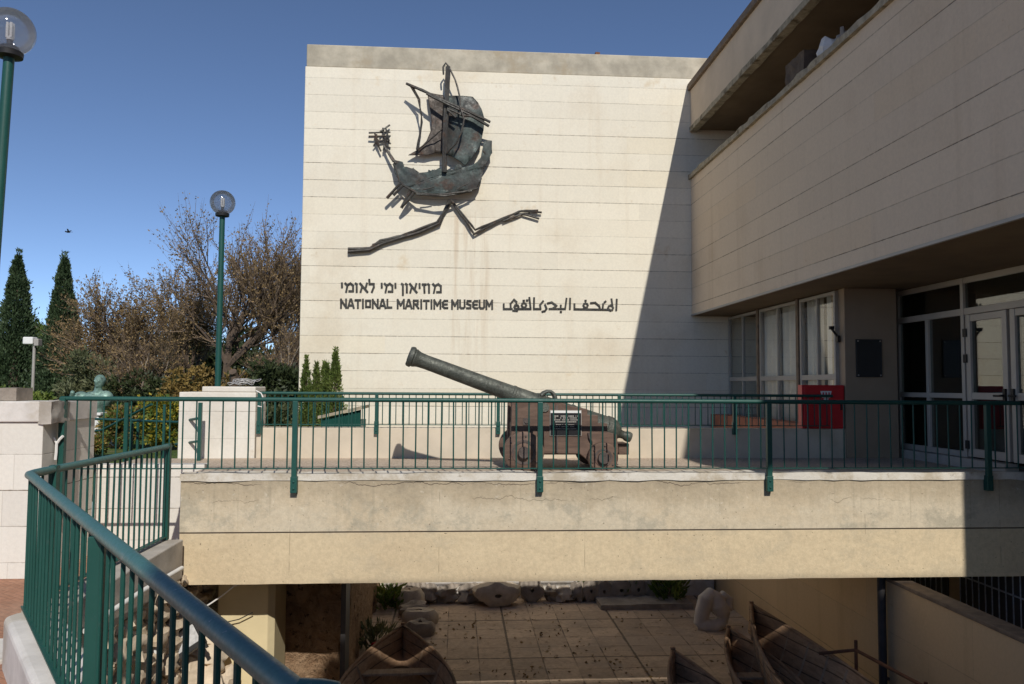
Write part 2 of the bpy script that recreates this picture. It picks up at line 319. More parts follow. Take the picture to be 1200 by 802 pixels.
# ------------------------------------------------------------------ mesh helpers
W = {}
class MB:
    def __init__(s): s.v = []; s.f = []
    def add(s, vs, fs):
        o = len(s.v); s.v.extend(tuple(p) for p in vs); s.f.extend(tuple(i+o for i in f) for f in fs)
    def box(s, x0, x1, y0, y1, z0, z1):
        s.add([(x0,y0,z0),(x1,y0,z0),(x1,y1,z0),(x0,y1,z0),(x0,y0,z1),(x1,y0,z1),(x1,y1,z1),(x0,y1,z1)],
              [(0,3,2,1),(4,5,6,7),(0,1,5,4),(1,2,6,5),(2,3,7,6),(3,0,4,7)]); return s
    def prism(s, poly, d):
        n = len(poly); a = [Vector(p) for p in poly]; d = Vector(d); b = [p+d for p in a]
        s.add(a+b, [tuple(range(n)), tuple(range(2*n-1, n-1, -1))]+[((i+1)%n, i, n+i, n+(i+1)%n) for i in range(n)]); return s
    def bar(s, a, b, wd, hd, up=(0,0,1)):
        a = Vector(a); b = Vector(b); d = (b-a).normalized(); u = Vector(up); r = d.cross(u)
        if r.length < 1e-4: r = d.cross(Vector((1,0,0)))
        r.normalize(); u = r.cross(d); r *= wd/2; u *= hd/2
        s.add([a-r-u, a+r-u, a+r+u, a-r+u, b-r-u, b+r-u, b+r+u, b-r+u], [(0,1,2,3),(7,6,5,4),(1,0,4,5),(2,1,5,6),(3,2,6,7),(0,3,7,4)]); return s
    def tube(s, pts, r, n=8, cap=True):
        pts = [Vector(p) for p in pts]; k = len(pts); rs = r if isinstance(r, (list, tuple)) else [r]*k
        vs = []; d0 = (pts[1]-pts[0]).normalized(); u = d0.orthogonal().normalized()
        for i, p in enumerate(pts):
            d = ((pts[min(i+1,k-1)]-pts[max(i-1,0)])).normalized(); u = (u - d*u.dot(d)); 
            u = u.normalized() if u.length > 1e-6 else d.orthogonal().normalized()
            t = d.cross(u)
            for j in range(n):
                a = 2*math.pi*j/n; vs.append(p+(u*math.cos(a)+t*math.sin(a))*rs[i])
        fs = [(i*n+j, i*n+(j+1)%n, (i+1)*n+(j+1)%n, (i+1)*n+j) for i in range(k-1) for j in range(n)]
        if cap: fs += [tuple(range(n-1,-1,-1)), tuple(range((k-1)*n, k*n))]
        s.add(vs, fs); return s
    def lathe(s, prof, o, ax, n=24):
        o = Vector(o); ax = Vector(ax).normalized()
        pts = [o+ax*a for a, _ in prof]; rs = [max(r, 1e-4) for _, r in prof]
        u = ax.orthogonal().normalized(); t = ax.cross(u); vs = []
        for p, r in zip(pts, rs):
            for j in range(n): a = 2*math.pi*j/n; vs.append(p+(u*math.cos(a)+t*math.sin(a))*r)
        k = len(pts); s.add(vs, [(i*n+j, i*n+(j+1)%n, (i+1)*n+(j+1)%n, (i+1)*n+j) for i in range(k-1) for j in range(n)] + [tuple(range(n-1,-1,-1)), tuple(range((k-1)*n, k*n))]); return s
    def ball(s, c, r, n=10, sq=(1,1,1), jit=0, seed=0):
        c = Vector(c); vs = []; rings = max(4, n*2//3)
        for i in range(rings+1):
            th = math.pi*i/rings
            for j in range(n):
                ph = 2*math.pi*j/n; d = Vector((math.sin(th)*math.cos(ph), math.sin(th)*math.sin(ph), math.cos(th)))
                k = 1 + (jit*(mnoise.noise(d*1.6+Vector((seed*3.1, seed*1.7, 0)))*1.5 + .6*jit*mnoise.noise(d*4+Vector((seed, 0, 5)))) if jit else 0)
                vs.append(c+Vector((d.x*sq[0], d.y*sq[1], d.z*sq[2]))*r*k)
        s.add(vs, [(i*n+j, (i+1)*n+j, (i+1)*n+(j+1)%n, i*n+(j+1)%n) for i in range(rings) for j in range(n)]); return s
    def build(s, name, mat, parent=None, origin=None, smooth=False, bevel=0, local=False, seg=2, weld=False):
        me = bpy.data.meshes.new(name); v = np.array(s.v, float)
        if parent is not None: ori = W[parent.name]
        elif origin is not None: ori = np.array(origin, float)
        else: lo, hi = v.min(0), v.max(0); ori = np.array([(lo[0]+hi[0])/2, (lo[1]+hi[1])/2, lo[2]])
        if not local: v = v - ori
        me.from_pydata(v.tolist(), [], s.f); me.materials.append(M[mat] if isinstance(mat, str) else mat)
        bm = bmesh.new(); bm.from_mesh(me)
        if weld: bmesh.ops.remove_doubles(bm, verts=bm.verts, dist=1e-4)
        if len(bm.faces) < 30000: bmesh.ops.recalc_face_normals(bm, faces=bm.faces)
        bm.to_mesh(me); bm.free()
        if smooth:
            me.polygons.foreach_set('use_smooth', [True]*len(me.polygons)); me.set_sharp_from_angle(angle=rad(42))
        o = bpy.data.objects.new(name, me); COL.objects.link(o)
        if parent is not None: o.parent = parent
        else: o.location = ori
        W[o.name] = ori
        if bevel:
            b = o.modifiers.new('bevel', 'BEVEL'); b.width = bevel; b.segments = seg; b.limit_method = 'ANGLE'; b.angle_limit = rad(40)
        return o

def tag(o, label, cat, group=None, kind=None):
    if label: o['label'] = label
    if cat: o['category'] = cat
    if group: o['group'] = group
    if kind: o['kind'] = kind
    return o
def thing(name, label, cat, loc, group=None):
    o = bpy.data.objects.new(name, None); COL.objects.link(o); o.location = loc; o.empty_display_size = .2
    W[o.name] = np.array(loc, float); return tag(o, label, cat, group)
def struct(o): o['kind'] = 'structure'; return o
def child(name, mesh, parent, loc, rot=None):
    o = bpy.data.objects.new(name, mesh); COL.objects.link(o); o.parent = parent
    o.location = Vector(loc) - Vector(W[parent.name].tolist())
    if rot: o.rotation_euler = rot
    W[o.name] = np.array(loc, float); return o

YB, YL, YF, XB, XW, XD, ZD = 8.3, 10.3, 14.8, 4.45, 5.18, 6.137, .66
ZP, ZC = -.28, -2.2            # path level, courtyard level
SOF = 2.98

# ================================================================== GROUND, PATH, COURTYARD
def sheet(name, polys, z, mat):
    mb = MB()
    for p in polys: mb.add([(x, y, z) for x, y in p], [tuple(range(len(p)))])
    return struct(mb.build(name, mat, origin=(0, 0, z)))
KA, KB, KC = (3.36, -3.9), (-2.95, 5.68), (-2.89, 8.18)       # line of the ramp railing
sheet('ground', [[(-400, 9.1), (-4.3, 9.1), (-4.3, 10.35), (-1.45, 10.35), (-1.45, 15.0), (400, 15.0), (400, 400), (-400, 400)]], .2, 'lawn')
sheet('path', [[(-40, -14), (10, -14), (10, -4), (3.42, -4), (-2.97, 5.76), (-2.84, 9.12), (-40, 9.12)]], ZP, 'brick')
sheet('pavement', [[(-400, -400), (400, -400), (400, -14), (-400, -14)], [(-400, -14), (-40, -14), (-40, 9.1), (-400, 9.1)], [(10, -14), (400, -14), (400, 15), (10, 15)]], ZP-.01, 'warmpaving')
sheet('courtyard_floor', [[(-3.3, -4), (6.5, -4), (6.5, 14.85), (-3.3, 14.85)]], ZC, 'tiles')

def rough_mb(x0, x1, y0, y1, z0, z1, step, amp, seed=0, freq=2.5, keep=None):
    bm = bmesh.new(); bmesh.ops.create_cube(bm, size=1)
    for v in bm.verts: v.co = Vector((x0+(v.co.x+.5)*(x1-x0), y0+(v.co.y+.5)*(y1-y0), z0+(v.co.z+.5)*(z1-z0)))
    for ax in range(3):
        L = (x1-x0, y1-y0, z1-z0)[ax]; n = max(0, min(70, int(L/step)-1))
        if n:
            es = [e for e in bm.edges if abs((e.verts[0].co-e.verts[1].co)[ax]) > 1e-6 and sum(abs((e.verts[0].co-e.verts[1].co)[k]) for k in range(3) if k != ax) < 1e-6]
            bmesh.ops.subdivide_edges(bm, edges=es, cuts=n, use_grid_fill=True)
    bm.normal_update(); s = Vector((seed*7.3, seed*3.7, seed*1.9))
    for v in bm.verts:
        c = v.co.copy(); k = mnoise.noise(c*freq+s)*.65+mnoise.noise(c*freq*2.7+s)*.35
        if keep: 
            if keep(c): continue
        v.co = c + v.normal*amp*k
    mb = MB(); bm.verts.index_update(); mb.add([v.co[:] for v in bm.verts], [[v.index for v in f.verts] for f in bm.faces]); bm.free(); return mb

# ================================================================== FOOTBRIDGE
fb = thing('footbridge', 'cream concrete footbridge with stained side beam and gravel deck over the sunken courtyard', 'footbridge', (2.6, 9.3, -.43))
rough_mb(-2.8, 8, YB, YB+.175, -.43, .645, .06, .007, 17, 5).build('side_beam', 'beam', fb, smooth=True)
rough_mb(-2.815, 8, YB-.014, YB+.185, .612, .69, .035, .026, 3, 4).build('edge_lip', 'lip', fb, smooth=True)
MB().box(-2.8, 8, YB+.19, YL, .35, .66).build('deck_slab', 'gravel', fb)
MB().box(-4.0, -2.81, 9.27, YL, .35, .657).build('landing_slab', 'gravel', fb)
# ================================================================== WALLS ROUND THE RAMP
lw = thing('boundary_wall', 'pale stone boundary wall with thick coping beside the brick path', 'wall', (-8, 8.2, ZP))
MB().box(-40, -4.02, 8.0, 8.35, ZP-.2, 1.215).build('wall_face', 'wall', lw, bevel=.006)
MB().box(-4.3, -4.02, 8.352, 9.098, ZP-.2, 1.213).build('wall_return', 'wall', lw)
cp = rough_mb(-40, -4.05, 7.975, 8.375, 1.218, 1.42, .5, .004, 2).build('coping', 'kerb', lw, bevel=.012)
rough_mb(-4.06, -3.94, 7.985, 8.36, 1.205, 1.418, .03, .032, 5, 7).build('broken_corner_stone', 'greyconc', lw, smooth=True)
MB().box(-4.32, -4.0, 8.38, 9.097, 1.218, 1.41).build('coping', 'kerb', lw)
tag(rough_mb(-9, -4.30, 8.03, 8.33, 1.428, 1.545, .08, .022, 4, 4).build('coping_block', 'stone', smooth=True), 'rough grey stone block lying on top of the pale boundary wall', 'stone block')
tag(MB().box(-4.015, -2.82, 9.1, 9.26, ZP-.2, .70).build('recess_wall', 'wall', bevel=.01), 'white wall at the back of the recess behind the ramp railing', 'wall')
# kerb walls under the ramp railing
def offs(a, b, d): v = Vector((b[0]-a[0], b[1]-a[1])).normalized(); return Vector((-v.y, v.x))*d
kw = thing('kerb_wall', 'white kerb carrying the green ramp railing along the pit', 'kerb', (-2.9, 5.8, ZP))
o1 = offs(KA, KB, -.05); i1 = offs(KA, KB, .19)
poly = [(KA[0]-o1.x*-1, KA[1]+o1.y), (KB[0]+.02, KB[1]-.15), (KB[0]+.22, KB[1]-.02), (KA[0]-o1.x*-1+.24, KA[1]+o1.y+.1)]
poly = [(KA[0]-.045, KA[1]-.03), (KB[0]-.045, KB[1]-.13), (KB[0]-.02, KB[1]-.04), (KB[0]+.04, KB[1]+.02), (KB[0]+.25, KB[1]+.02), (KA[0]+.2, KA[1]+.13)]
MB().prism([(x, y, -.34) for x, y in poly], (0, 0, .39)).build('long_kerb', 'kerb', kw, bevel=.035, seg=3)
poly = [(KB[0]-.02, KB[1]+.025), (KC[0]-.06, KC[1]), (KC[0]+.16, KC[1]+.03), (KB[0]+.26, KB[1]+.025)]
MB().prism([(x, y, -.34) for x, y in poly], (0, 0, .385)).build('ramp_kerb', 'greyconc', kw, bevel=.012)
# retaining wall of rubble below the kerb
rw = thing('rubble_wall', 'rubble stone retaining wall below the ramp kerb', 'retaining wall', (-2.9, 7.2, ZC))
MB().prism([(KB[0]-.04, KB[1]-.04, ZC), (KC[0]-.04, 8.95, ZC), (KC[0]+.10, 8.95, ZC), (KB[0]+.17, KB[1]+.05, ZC)], (0, 0, 1.83)).build('mortar_core', 'mortar', rw)
mb = MB(); k = 0
for iz in range(11):
    z = -.40-iz*.165; y = 5.75+R.random()*.1
    while y < 8.9:
        s = R.uniform(.10, .185); k += 1
        t = (y-5.78)/2.4; x = KB[0]+.17+(KC[0]-KB[0]-.04)*t
        mb.ball((x+R.uniform(-.03, .03), y+s, z+R.uniform(-.03, .03)), s, 13, (.6, .92, R.uniform(.5, .72)), .42, k); y += s*R.uniform(1.55, 1.95)
mb.build('rubble_face', 'rubble', rw, smooth=True)
pn = MB().prism([(KA[0]-.04, KA[1]-.03, ZC), (KB[0]-.04, KB[1]-.1, ZC), (KB[0]+.2, KB[1]+.02, ZC), (KA[0]+.2, KA[1]+.13, ZC)], (0, 0, 1.85)).build('pit_wall', 'greyconc')
tag(pn, 'concrete retaining wall of the pit under the long white kerb', 'retaining wall')
tag(MB().box(3.3, 5.3, -4.3, -4.0, ZC, .3).build('pit_end_wall', 'greyconc'), 'concrete end wall of the courtyard behind the boats', 'retaining wall')
# support pillar, rocks below the bridge
tag(MB().prism([(-2.56, 8.85, ZC), (-2.03, 8.85, ZC), (-1.97, 8.93, ZC), (-1.97, 9.5, ZC), (-2.56, 9.5, ZC)], (0, 0, 1.765)).build('bridge_pier', 'pillar', bevel=.01), 'cream rendered pier holding up the left end of the footbridge', 'pier')
tag(rough_mb(-2.9, -1.36, 9.62, 14.79, ZC-.1, .42, .085, .14, 8, 2.4).build('rock_face', 'rock', smooth=True), 'rough brown rock face at the left of the sunken courtyard', 'rock face')
tag(MB().box(-1.305, -1.25, 9.25, 9.6, ZC, -.435).build('steel_post', 'pipe'), 'dark upright post under the footbridge against the brown rock', 'post')

# ================================================================== MUSEUM: SHIP WALL
fw = thing('museum_hall', 'tall windowless cream stone wall of the museum with ship sculpture and lettering', 'building', (1.5, 17, ZC))
MB().box(-2.93, 7.5, YF, 21, ZC-.1, 7.59).build('stone_wall', 'facade', fw, bevel=.012)
MB().box(-2.915, 7.5, YF+.02, 20.98, 7.592, 8.03).build('coping_band', 'band', fw, bevel=.02)
tag(rough_mb(*[a+b for a, b in zip((at(700, 66, YF+.3)[0],)*2, (-.04, .05))], YF+.25, YF+.33, 8.03, 8.17, .04, .03, 2, 9).build('rusty_bracket', 'rust'), 'small rusty bracket standing on the top edge of the tall museum wall', 'bracket')
# ================================================================== MUSEUM: SHADED WING
wg = thing('museum_wing', 'shaded museum wing with overhanging stone upper storey and glazed entrance', 'building', (7, 10, ZC))
MB().box(XB, 9.2, 5.60, YF-.004, SOF+.004, 5.60).build('upper_wall', 'wing', wg, bevel=.006)
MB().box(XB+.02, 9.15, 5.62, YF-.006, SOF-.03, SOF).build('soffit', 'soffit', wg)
MB().box(XB-.014, XB+.05, 5.59, YF-.005, SOF-.028, SOF+.004).build('drip_edge', 'frame2', wg)
rough_mb(XB-.05, XB+.30, 5.58, YF-.01, 5.60, 5.69, .06, .035, 6, 4).build('parapet_ledge', 'ledge', wg)
MB().box(XB, 9.2, 1.33, YF-.008, 6.60, 7.345).build('roof_fascia', 'fascia', wg)  # near roof, out of view, is added length that shades the deck
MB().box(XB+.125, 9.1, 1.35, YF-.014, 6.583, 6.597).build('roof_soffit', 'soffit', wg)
rough_mb(XB-.02, XB+.12, 1.33, YF-.012, 6.53, 6.62, .09, .022, 9, 4).build('fascia_edge', 'ledge', wg)
MB().box(XB-.06, XB+.10, 1.33, YF-.012, 7.347, 7.47).build('roof_trim', 'trim', wg, bevel=.01)
MB().box(XB+.1, 9.2, 1.33, YF-.012, 7.347, 7.42).build('roof_top', 'fascia', wg)
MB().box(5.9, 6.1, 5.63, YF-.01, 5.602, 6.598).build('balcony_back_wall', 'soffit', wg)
MB().box(6.42, 9.2, 3.0, 7.58, ZP, 6.597).build('added_shade_block', 'wing', wg)  # unseen block added so that its corner shades the beam's right end
MB().box(6.10, 6.419, 7.45, 7.58, .5, SOF-.032).build('jamb_wall', 'wing', wg)
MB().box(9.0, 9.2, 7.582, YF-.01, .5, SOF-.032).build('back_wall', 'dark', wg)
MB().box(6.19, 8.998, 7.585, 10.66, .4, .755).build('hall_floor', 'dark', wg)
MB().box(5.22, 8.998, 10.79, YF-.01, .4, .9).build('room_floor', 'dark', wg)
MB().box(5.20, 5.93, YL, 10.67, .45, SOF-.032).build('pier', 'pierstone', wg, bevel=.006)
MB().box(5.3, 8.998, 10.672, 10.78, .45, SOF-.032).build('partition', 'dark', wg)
# glazed entrance: frame bars and panes, scaled up about the camera along with the doors
def yb(y0, y1, z0, z1, t=.07, x=XD): return (x-t/2, x+t/2, y0, y1, z0, z1)
gz = MB()
for y in (10.588, 9.905, 9.17): gz.box(*yb(y-.03, y+.03, .775, 2.945 if y != 9.905 else 2.49))
for z, t, a, b in ((2.91, .07, 9.201, 10.557), (2.53, .08, 9.201, 10.557), (1.512, .062, 9.201, 10.557), (.81, .07, 9.201, 10.557), (2.91, .07, 7.59, 9.139), (2.53, .08, 7.59, 9.139)):
    gz.box(*yb(a, b, z-t/2, z+t/2, .06))
gz.build('entrance_frame', 'alu', wg, bevel=.004)
for (a, b, z0, z1) in ((9.937, 10.555, 1.545, 2.488), (9.203, 9.873, 1.545, 2.488), (9.937, 10.555, .847, 1.479), (9.203, 9.873, .847, 1.479), (9.203, 10.555, 2.572, 2.873), (7.6, 9.137, 2.572, 2.873)):
    MB().box(XD-.005, XD+.005, a, b, z0, z1).build('entrance_pane', 'glass', wg)
MB().box(XD-.12, XD+.04, 8.36, 10.66, .50, .77).build('threshold', 'greyconc', wg)
for i, (a, b) in enumerate(((8.394, 9.108), (7.618, 8.342))):
    d = MB()
    d.box(*yb(a, a+.08, .79, 2.485)); d.box(*yb(b-.08, b, .79, 2.485))
    for z, t in ((2.443, .08), (1.512, .08), (.838, .094)): d.box(*yb(a+.081, b-.081, z-t/2, z+t/2, .06))
    do = d.build('door', 'alu', wg, bevel=.004)
    for z0, z1 in ((1.554, 2.401), (.887, 1.470)): MB().box(XD-.005, XD+.005, a+.082, b-.082, z0, z1).build('pane', 'glass', do)
    hb = MB(); yh = a+.04 if i == 0 else b-.04
    hb.box(XD-.06, XD-.037, yh-.02, yh+.02, 1.44, 1.60).box(XD-.10, XD-.062, yh-.012, yh+.012, 1.51, 1.535).tube([(XD-.10, yh, 1.52), (XD-.10, yh+(.11 if i == 0 else -.11), 1.52)], .012)
    hb.build('handle', 'black', do)
    if i == 0:
        for z in (.93, 1.96, 2.27): MB().box(XD-.052, XD-.037, b-.03, b+.035, z-.05, z+.05).build('hinge', 'black', do)
# strip of office windows
for i, (y0, y1) in enumerate(((13.30, 14.76), (11.70, 13.20), (10.47, 11.60))):
    fr = MB(); x0, x1 = XW-.03, XW+.03; ym = (y0+y1)/2
    for y in (y0, y1-.05): fr.box(x0, x1, y, y+.05, .95, 2.93)
    for z in (2.885, 1.71, .95): fr.box(x0+.002, x1-.002, y0+.051, y1-.051, z, z+.045 if z != 1.71 else z+.075)
    fr.box(x0+.004, x1-.004, ym-.02, ym+.02, .996, 1.709); fr.box(x0+.004, x1-.004, ym-.02, ym+.02, 1.786, 2.884)
    f = fr.build('window', 'frame2', wg, bevel=.003)
    for a, b in ((y0+.052, ym-.021), (ym+.021, y1-.052)):
        for c, d in ((.997, 1.708), (1.787, 2.883)): MB().box(XW-.004, XW+.004, a, b, c, d).build('pane', 'wglass', f)
for y in (13.21, 11.61): MB().box(XW-.05, XW+.06, y, y+.08, .95, 2.945).build('window_post', 'trim', wg)
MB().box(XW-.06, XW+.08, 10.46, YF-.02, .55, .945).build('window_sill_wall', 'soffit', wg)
for y0, y1, lab in ((12.50, 13.17, 'beige curtain hanging in the middle office window, far half'), (11.74, 12.40, 'beige curtain hanging in the middle office window, near half'), (10.98, 11.56, 'beige curtain in the nearest office window beside the dark window post'), (10.50, 10.90, 'beige curtain in the nearest office window above the red cabinet')):
    n = 60; mb = MB(); vs = []
    for j in range(n+1):
        t = j/n; y = y0+(y1-y0)*t; x = XW+.06+.017*math.sin(t*(y1-y0)*34+2*mnoise.noise(Vector((y*3, 0, 0))))+.012*mnoise.noise(Vector((y*6, 1, 0)))
        vs += [(x, y, .93), (x, y, 2.9)]
    mb.add(vs, [(2*j, 2*j+2, 2*j+3, 2*j+1) for j in range(n)]); c = mb.build('curtain', 'curtain', smooth=True)
    sd = c.modifiers.new('thick', 'SOLIDIFY'); sd.thickness = .004
    tag(c, lab, 'curtain', 'curtains in the office windows')
tag(rough_mb(4.78, 5.10, 10.58, 14.7, .75, 1.09, .3, .006, 1).build('brick_ledge', 'redtile'), 'red brick ledge under the office windows', 'ledge')
# courtyard side of the wing with barred openings
cw = thing('courtyard_wall', 'tan stone courtyard wall with barred openings at the right', 'wall', (4.9, 8, ZC))
MB().box(4.75, 4.92, -4, YF-.004, ZC-.1, -.53).build('lower_wall', 'pit', cw)
MB().box(4.75, 4.90, 8.64, YF-.004, -.528, .345).build('upper_wall', 'pit', cw)
MB().box(4.735, 4.94, -4, 8.636, -.529, -.485).build('wall_coping', 'trim', cw, bevel=.01)
MB().box(6.30, 6.5, 7.0, YL-.02, ZC-.1, .345).build('light_well_wall', 'pit', cw)
for y0, y1 in ((8.3, 9.62), (9.86, 10.9)):
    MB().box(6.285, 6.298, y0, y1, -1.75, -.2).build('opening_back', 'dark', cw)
    g = MB()
    for z in (-1.6, -1.1, -.72): g.box(6.225, 6.24, y0, y1, z, z+.016)
    g = g.build('window_grille', 'wire', cw)
    b = MB(); y = y0+.05
    while y < y1: b.tube([(6.232, y, -1.7), (6.232, y, .3)], .0075, 6); y += .118
    b.build('bars', 'wire', g)
tag(MB().tube([(4.69, 8.56, ZC), (4.69, 8.56, .4)], .045, 12).box(4.70, 4.75, 8.53, 8.59, -1.6, -1.57).build('drainpipe', 'pipe', smooth=True), 'dark drainpipe running down the tan courtyard wall', 'drainpipe')
mb = MB(); a = at(1003, 762, 8.2); b = at(1085, 806, 7.2); c = at(960, 766, 8.4)
mb.tube([c, a, b], .018, 8); mb.tube([a+Vector((0, 0, .10)), (a.x, a.y, ZC)], .018, 8); mb.tube([(b.x, b.y, b.z+.05), (b.x, b.y, ZC)], .018, 8)
tag(mb.build('courtyard_handrail', 'rust', smooth=True), 'thin brown handrail in front of the courtyard wall beside the boats', 'handrail')

# unseen building added behind the viewpoint to shade the near half of the courtyard
ob = thing('added_shade_building', 'plain stone building added unseen behind the viewpoint to shade the courtyard', 'building', (8, -8, ZP))
MB().box(.95, 16, -13.9, -4.3, ZP-.05, 10.07).build('wall', 'wing', ob)
MB().box(.93, 16.1, -14, -4.28, 10.072, 10.12).build('roof', 'trim', ob)
for i in range(5):
    for z in (1.2, 4.4, 7.4):
        f = MB().box(1.6+i*2.8, 3.2+i*2.8, -4.30, -4.24, z, z+1.5).build('window', 'frame2', ob); MB().box(1.7+i*2.8, 3.1+i*2.8, -4.24, -4.235, z+.1, z+1.4).build('pane', 'plaque', f)

# ================================================================== PARAPET AND GATE PILLAR
tag(MB().box(-2.56, 5.195, YL+.002, YL+.20, .2, 1.05).build('low_parapet', 'parapet', bevel=.012), 'low concrete parapet along the back of the footbridge behind the cannon', 'parapet')
gp = thing('gate_pillar', 'squat white stone pillar at the left end of the low parapet', 'pillar', (-3.05, 10.6, .2))
MB().box(-3.53, -2.575, YL+.004, 10.85, .2, 1.495).build('pillar_body', 'wall', gp, bevel=.012)
MB().box(-3.25, -2.58, YL+.006, 10.84, 1.497, 1.567).build('pillar_cap', 'wall', gp, bevel=.012)

# ================================================================== RAILINGS
def meshdata(mb, name, mat):
    me = bpy.data.meshes.new(name); me.from_pydata(mb.v, [], mb.f); me.materials.append(M[mat]); me.polygons.foreach_set('use_smooth', [True]*len(me.polygons)); me.set_sharp_from_angle(angle=rad(42)); return me
def square_post(x, y, z0, z1, s=.055, plate=None, top=True):
    b = MB().box(x-s/2, x+s/2, y-s/2, y+s/2, z0, z1)
    if plate: 
        b.box(x-s*.65, x+s*.65, y-s/2-.001, y+s/2+.02, z0-.004, z0+.16)
        for dz in (.04, .11): b.tube([(x, y-s/2-.002, z0+dz), (x, y-s/2-.014, z0+dz)], .011, 6)
    return b
fr = thing('front_railing', 'long green metal railing along the front edge of the footbridge', 'railing', (1.8, YB, .69))
yr = YB-.032
MB().tube([(-3.99, yr, 1.443), (-1, yr, 1.444), (3, yr, 1.446), (7.6, yr, 1.442)], .023, 14).build('top_rail', 'green', fr, smooth=True)
MB().box(-3.96, 7.6, yr-.016, yr+.016, .735, .745).build('bottom_rail', 'green', fr)
bal = meshdata(MB().tube([(0, 0, 0), (0, 0, .68)], .0078, 8), 'baluster', 'green')
px_ = [-1.66, .862, 3.315, 5.755]
x = -3.96+.13
while x < 7.5:
    if all(abs(x-p) > .045 for p in px_): child('baluster', bal, fr, (x+R.gauss(0, .002), yr, .744), (0, R.gauss(0, .003), 0))
    x += .1307
for x in px_: square_post(x, yr-.012, .50, 1.43, .052, True).build('post', 'green', fr, bevel=.004)
square_post(-3.965, yr, .25, 1.455, .06).build('post', 'green', fr, bevel=.004)
br = thing('back_railing', 'thin green railing bolted to the low parapet behind the cannon', 'railing', (1.2, YL, 1.0))
yk = YL-.028
MB().tube([(-2.54, yk, 1.488), (5.0, yk, 1.49)], .019, 12).build('top_rail', 'green', br, smooth=True)
MB().box(-2.54, 4.95, yk-.012, yk+.012, 1.085, 1.095).build('bottom_rail', 'green', br)
bal2 = meshdata(MB().tube([(0, 0, 0), (0, 0, .385)], .0062, 6), 'baluster', 'green')
pk = [-2.52, -1.04, .525, 2.115, 3.66]
x = -2.5+.0853
while x < 4.93:
    if all(abs(x-p) > .035 for p in pk): child('baluster', bal2, br, (x, yk, 1.096))
    x += .0853
for x in pk: square_post(x, yk, .975, 1.48, .042, True).build('post', 'green', br, bevel=.003)

rr = thing('ramp_railing', 'big green railing in the foreground turning along the ramp', 'railing', (-1.6, 4.5, .05))
H0 = Vector((-.205, 1.49)); H1 = Vector((-2.944, 5.70)); H2 = Vector((-2.888, 8.20))
dN = (H0-H1).normalized()
arc = [H1+dN*.16, H1+dN*.07+Vector((-.012, .012)), H1+Vector((.008, .06)), H1+(H2-H1).normalized()*.2]
pts = [(H0.x, H0.y, .97)] + [(p.x, p.y, .97) for p in arc]
MB().tube(pts, .0295, 20).build('handrail', 'greenworn', rr, smooth=True)
MB().tube([(arc[-1].x, arc[-1].y, .97), (H2.x, H2.y, .97)], .0285, 16).build('handrail', 'greenworn', rr, smooth=True)
e = atZ(383, 812, .99); MB().tube([(e.x-.055, e.y+.01, .985), (e.x-.01, e.y, .985), (e.x+.022, e.y-.002, .985), (e.x+.034, e.y-.004, .985)], [.03, .031, .026, .012], 14).build('rail_end', 'greenworn', rr, smooth=True)
bal3 = meshdata(MB().tube([(0, 0, 0), (0, 0, .865)], .0095, 8), 'baluster', 'green')
for a, b, st, posts in ((H1, H0, .146, (.523,)), (H1, H2, .112, (.13, .985))):
    L = (b-a).length; d = (b-a)/L; n = int(L/st)
    MB().bar((*(a+d*.03), .082), (*(b-d*.0), .082), .045, .012).build('bottom_rail', 'green', rr)
    for i in range(n+1):
        t = .05+i*st
        if t > L-.03 or any(abs(t/L-p)*L < .04 for p in posts): continue
        p = a+d*t; child('baluster', bal3, rr, (p.x, p.y, .085), (R.gauss(0, .004), R.gauss(0, .004), 0))
    for p_ in posts:
        p = a+d*(L*p_); square_post(p.x, p.y, .05, .955 if b is H0 else 1.0, .066 if b is H0 else .056).build('post', 'green', rr, bevel=.004)
# handrails of the garden steps beyond the landing
gh = thing('garden_handrail', 'green tubular handrail of the garden steps beyond the recess wall', 'handrail', (-4.2, 11, .2))
P = [at(81, 490, 12.5), at(208, 495, 10.7), at(235, 490, 10.0)]
MB().tube(P, .018, 10).build('upper_tube', 'green', gh, smooth=True)
Q = [at(70, 512, 12.5), at(120, 504, 11.6), at(178, 474, 10.9)]
MB().tube(Q, .016, 10).build('sloping_tube', 'green', gh, smooth=True)
S_ = [at(206, 521, 10.7), at(235, 517, 10.02)]
MB().tube(S_, .016, 10).build('lower_tube', 'green', gh, smooth=True)
for u, v, Y, wd in ((235, 472, 10.0, .042), (149, 472, 11.2, .05), (155, 491, 11.6, .03), (162, 491, 11.6, .03), (193, 474, 10.8, .03)):
    q = at(u, v, Y); MB().box(q.x-wd/2, q.x+wd/2, Y-wd/2, Y+wd/2, .2 if Y > 10.3 else .657, q.z).build('post', 'green', gh)

# ================================================================== CANNON (image pixels scaled to metres: origin on the deck under the carriage)
CX = 655; S = 1/104.0
def gx(u): return at(CX, 540, 8.55).x + (u-CX)*S
def gz_(v): return ZD+.002 + (553.5-v)*S
cn = thing('cannon', 'old bronze cannon on a brown stepped wooden carriage pointing up to the left', 'cannon', (gx(655), 9.0, ZD))
YN, YM = 8.64, 9.40            # outer faces of the two cheeks
cheek = [(602,474),(656,474),(671,479),(689,482),(689,489),(701,489),(701,498.5),(712,498.5),(712,508),(723,511),(725,530),(721,541),(690,541),(680,533),(640,533),(630,538),(601,538)]
for y in (YN, YM-.12):
    MB().prism([(gx(u), y, gz_(v)) for u, v in cheek], (0, .12, 0)).build('carriage_cheek', 'oak', cn, bevel=.008)
MB().box(gx(612), gx(742), YN+.22, YM-.22, gz_(536), gz_(523)).build('carriage_bed', 'oak', cn, bevel=.006)
MB().box(gx(604), gx(618), YN+.122, YM-.122, gz_(525), gz_(500)).build('transom', 'oak', cn, bevel=.006)
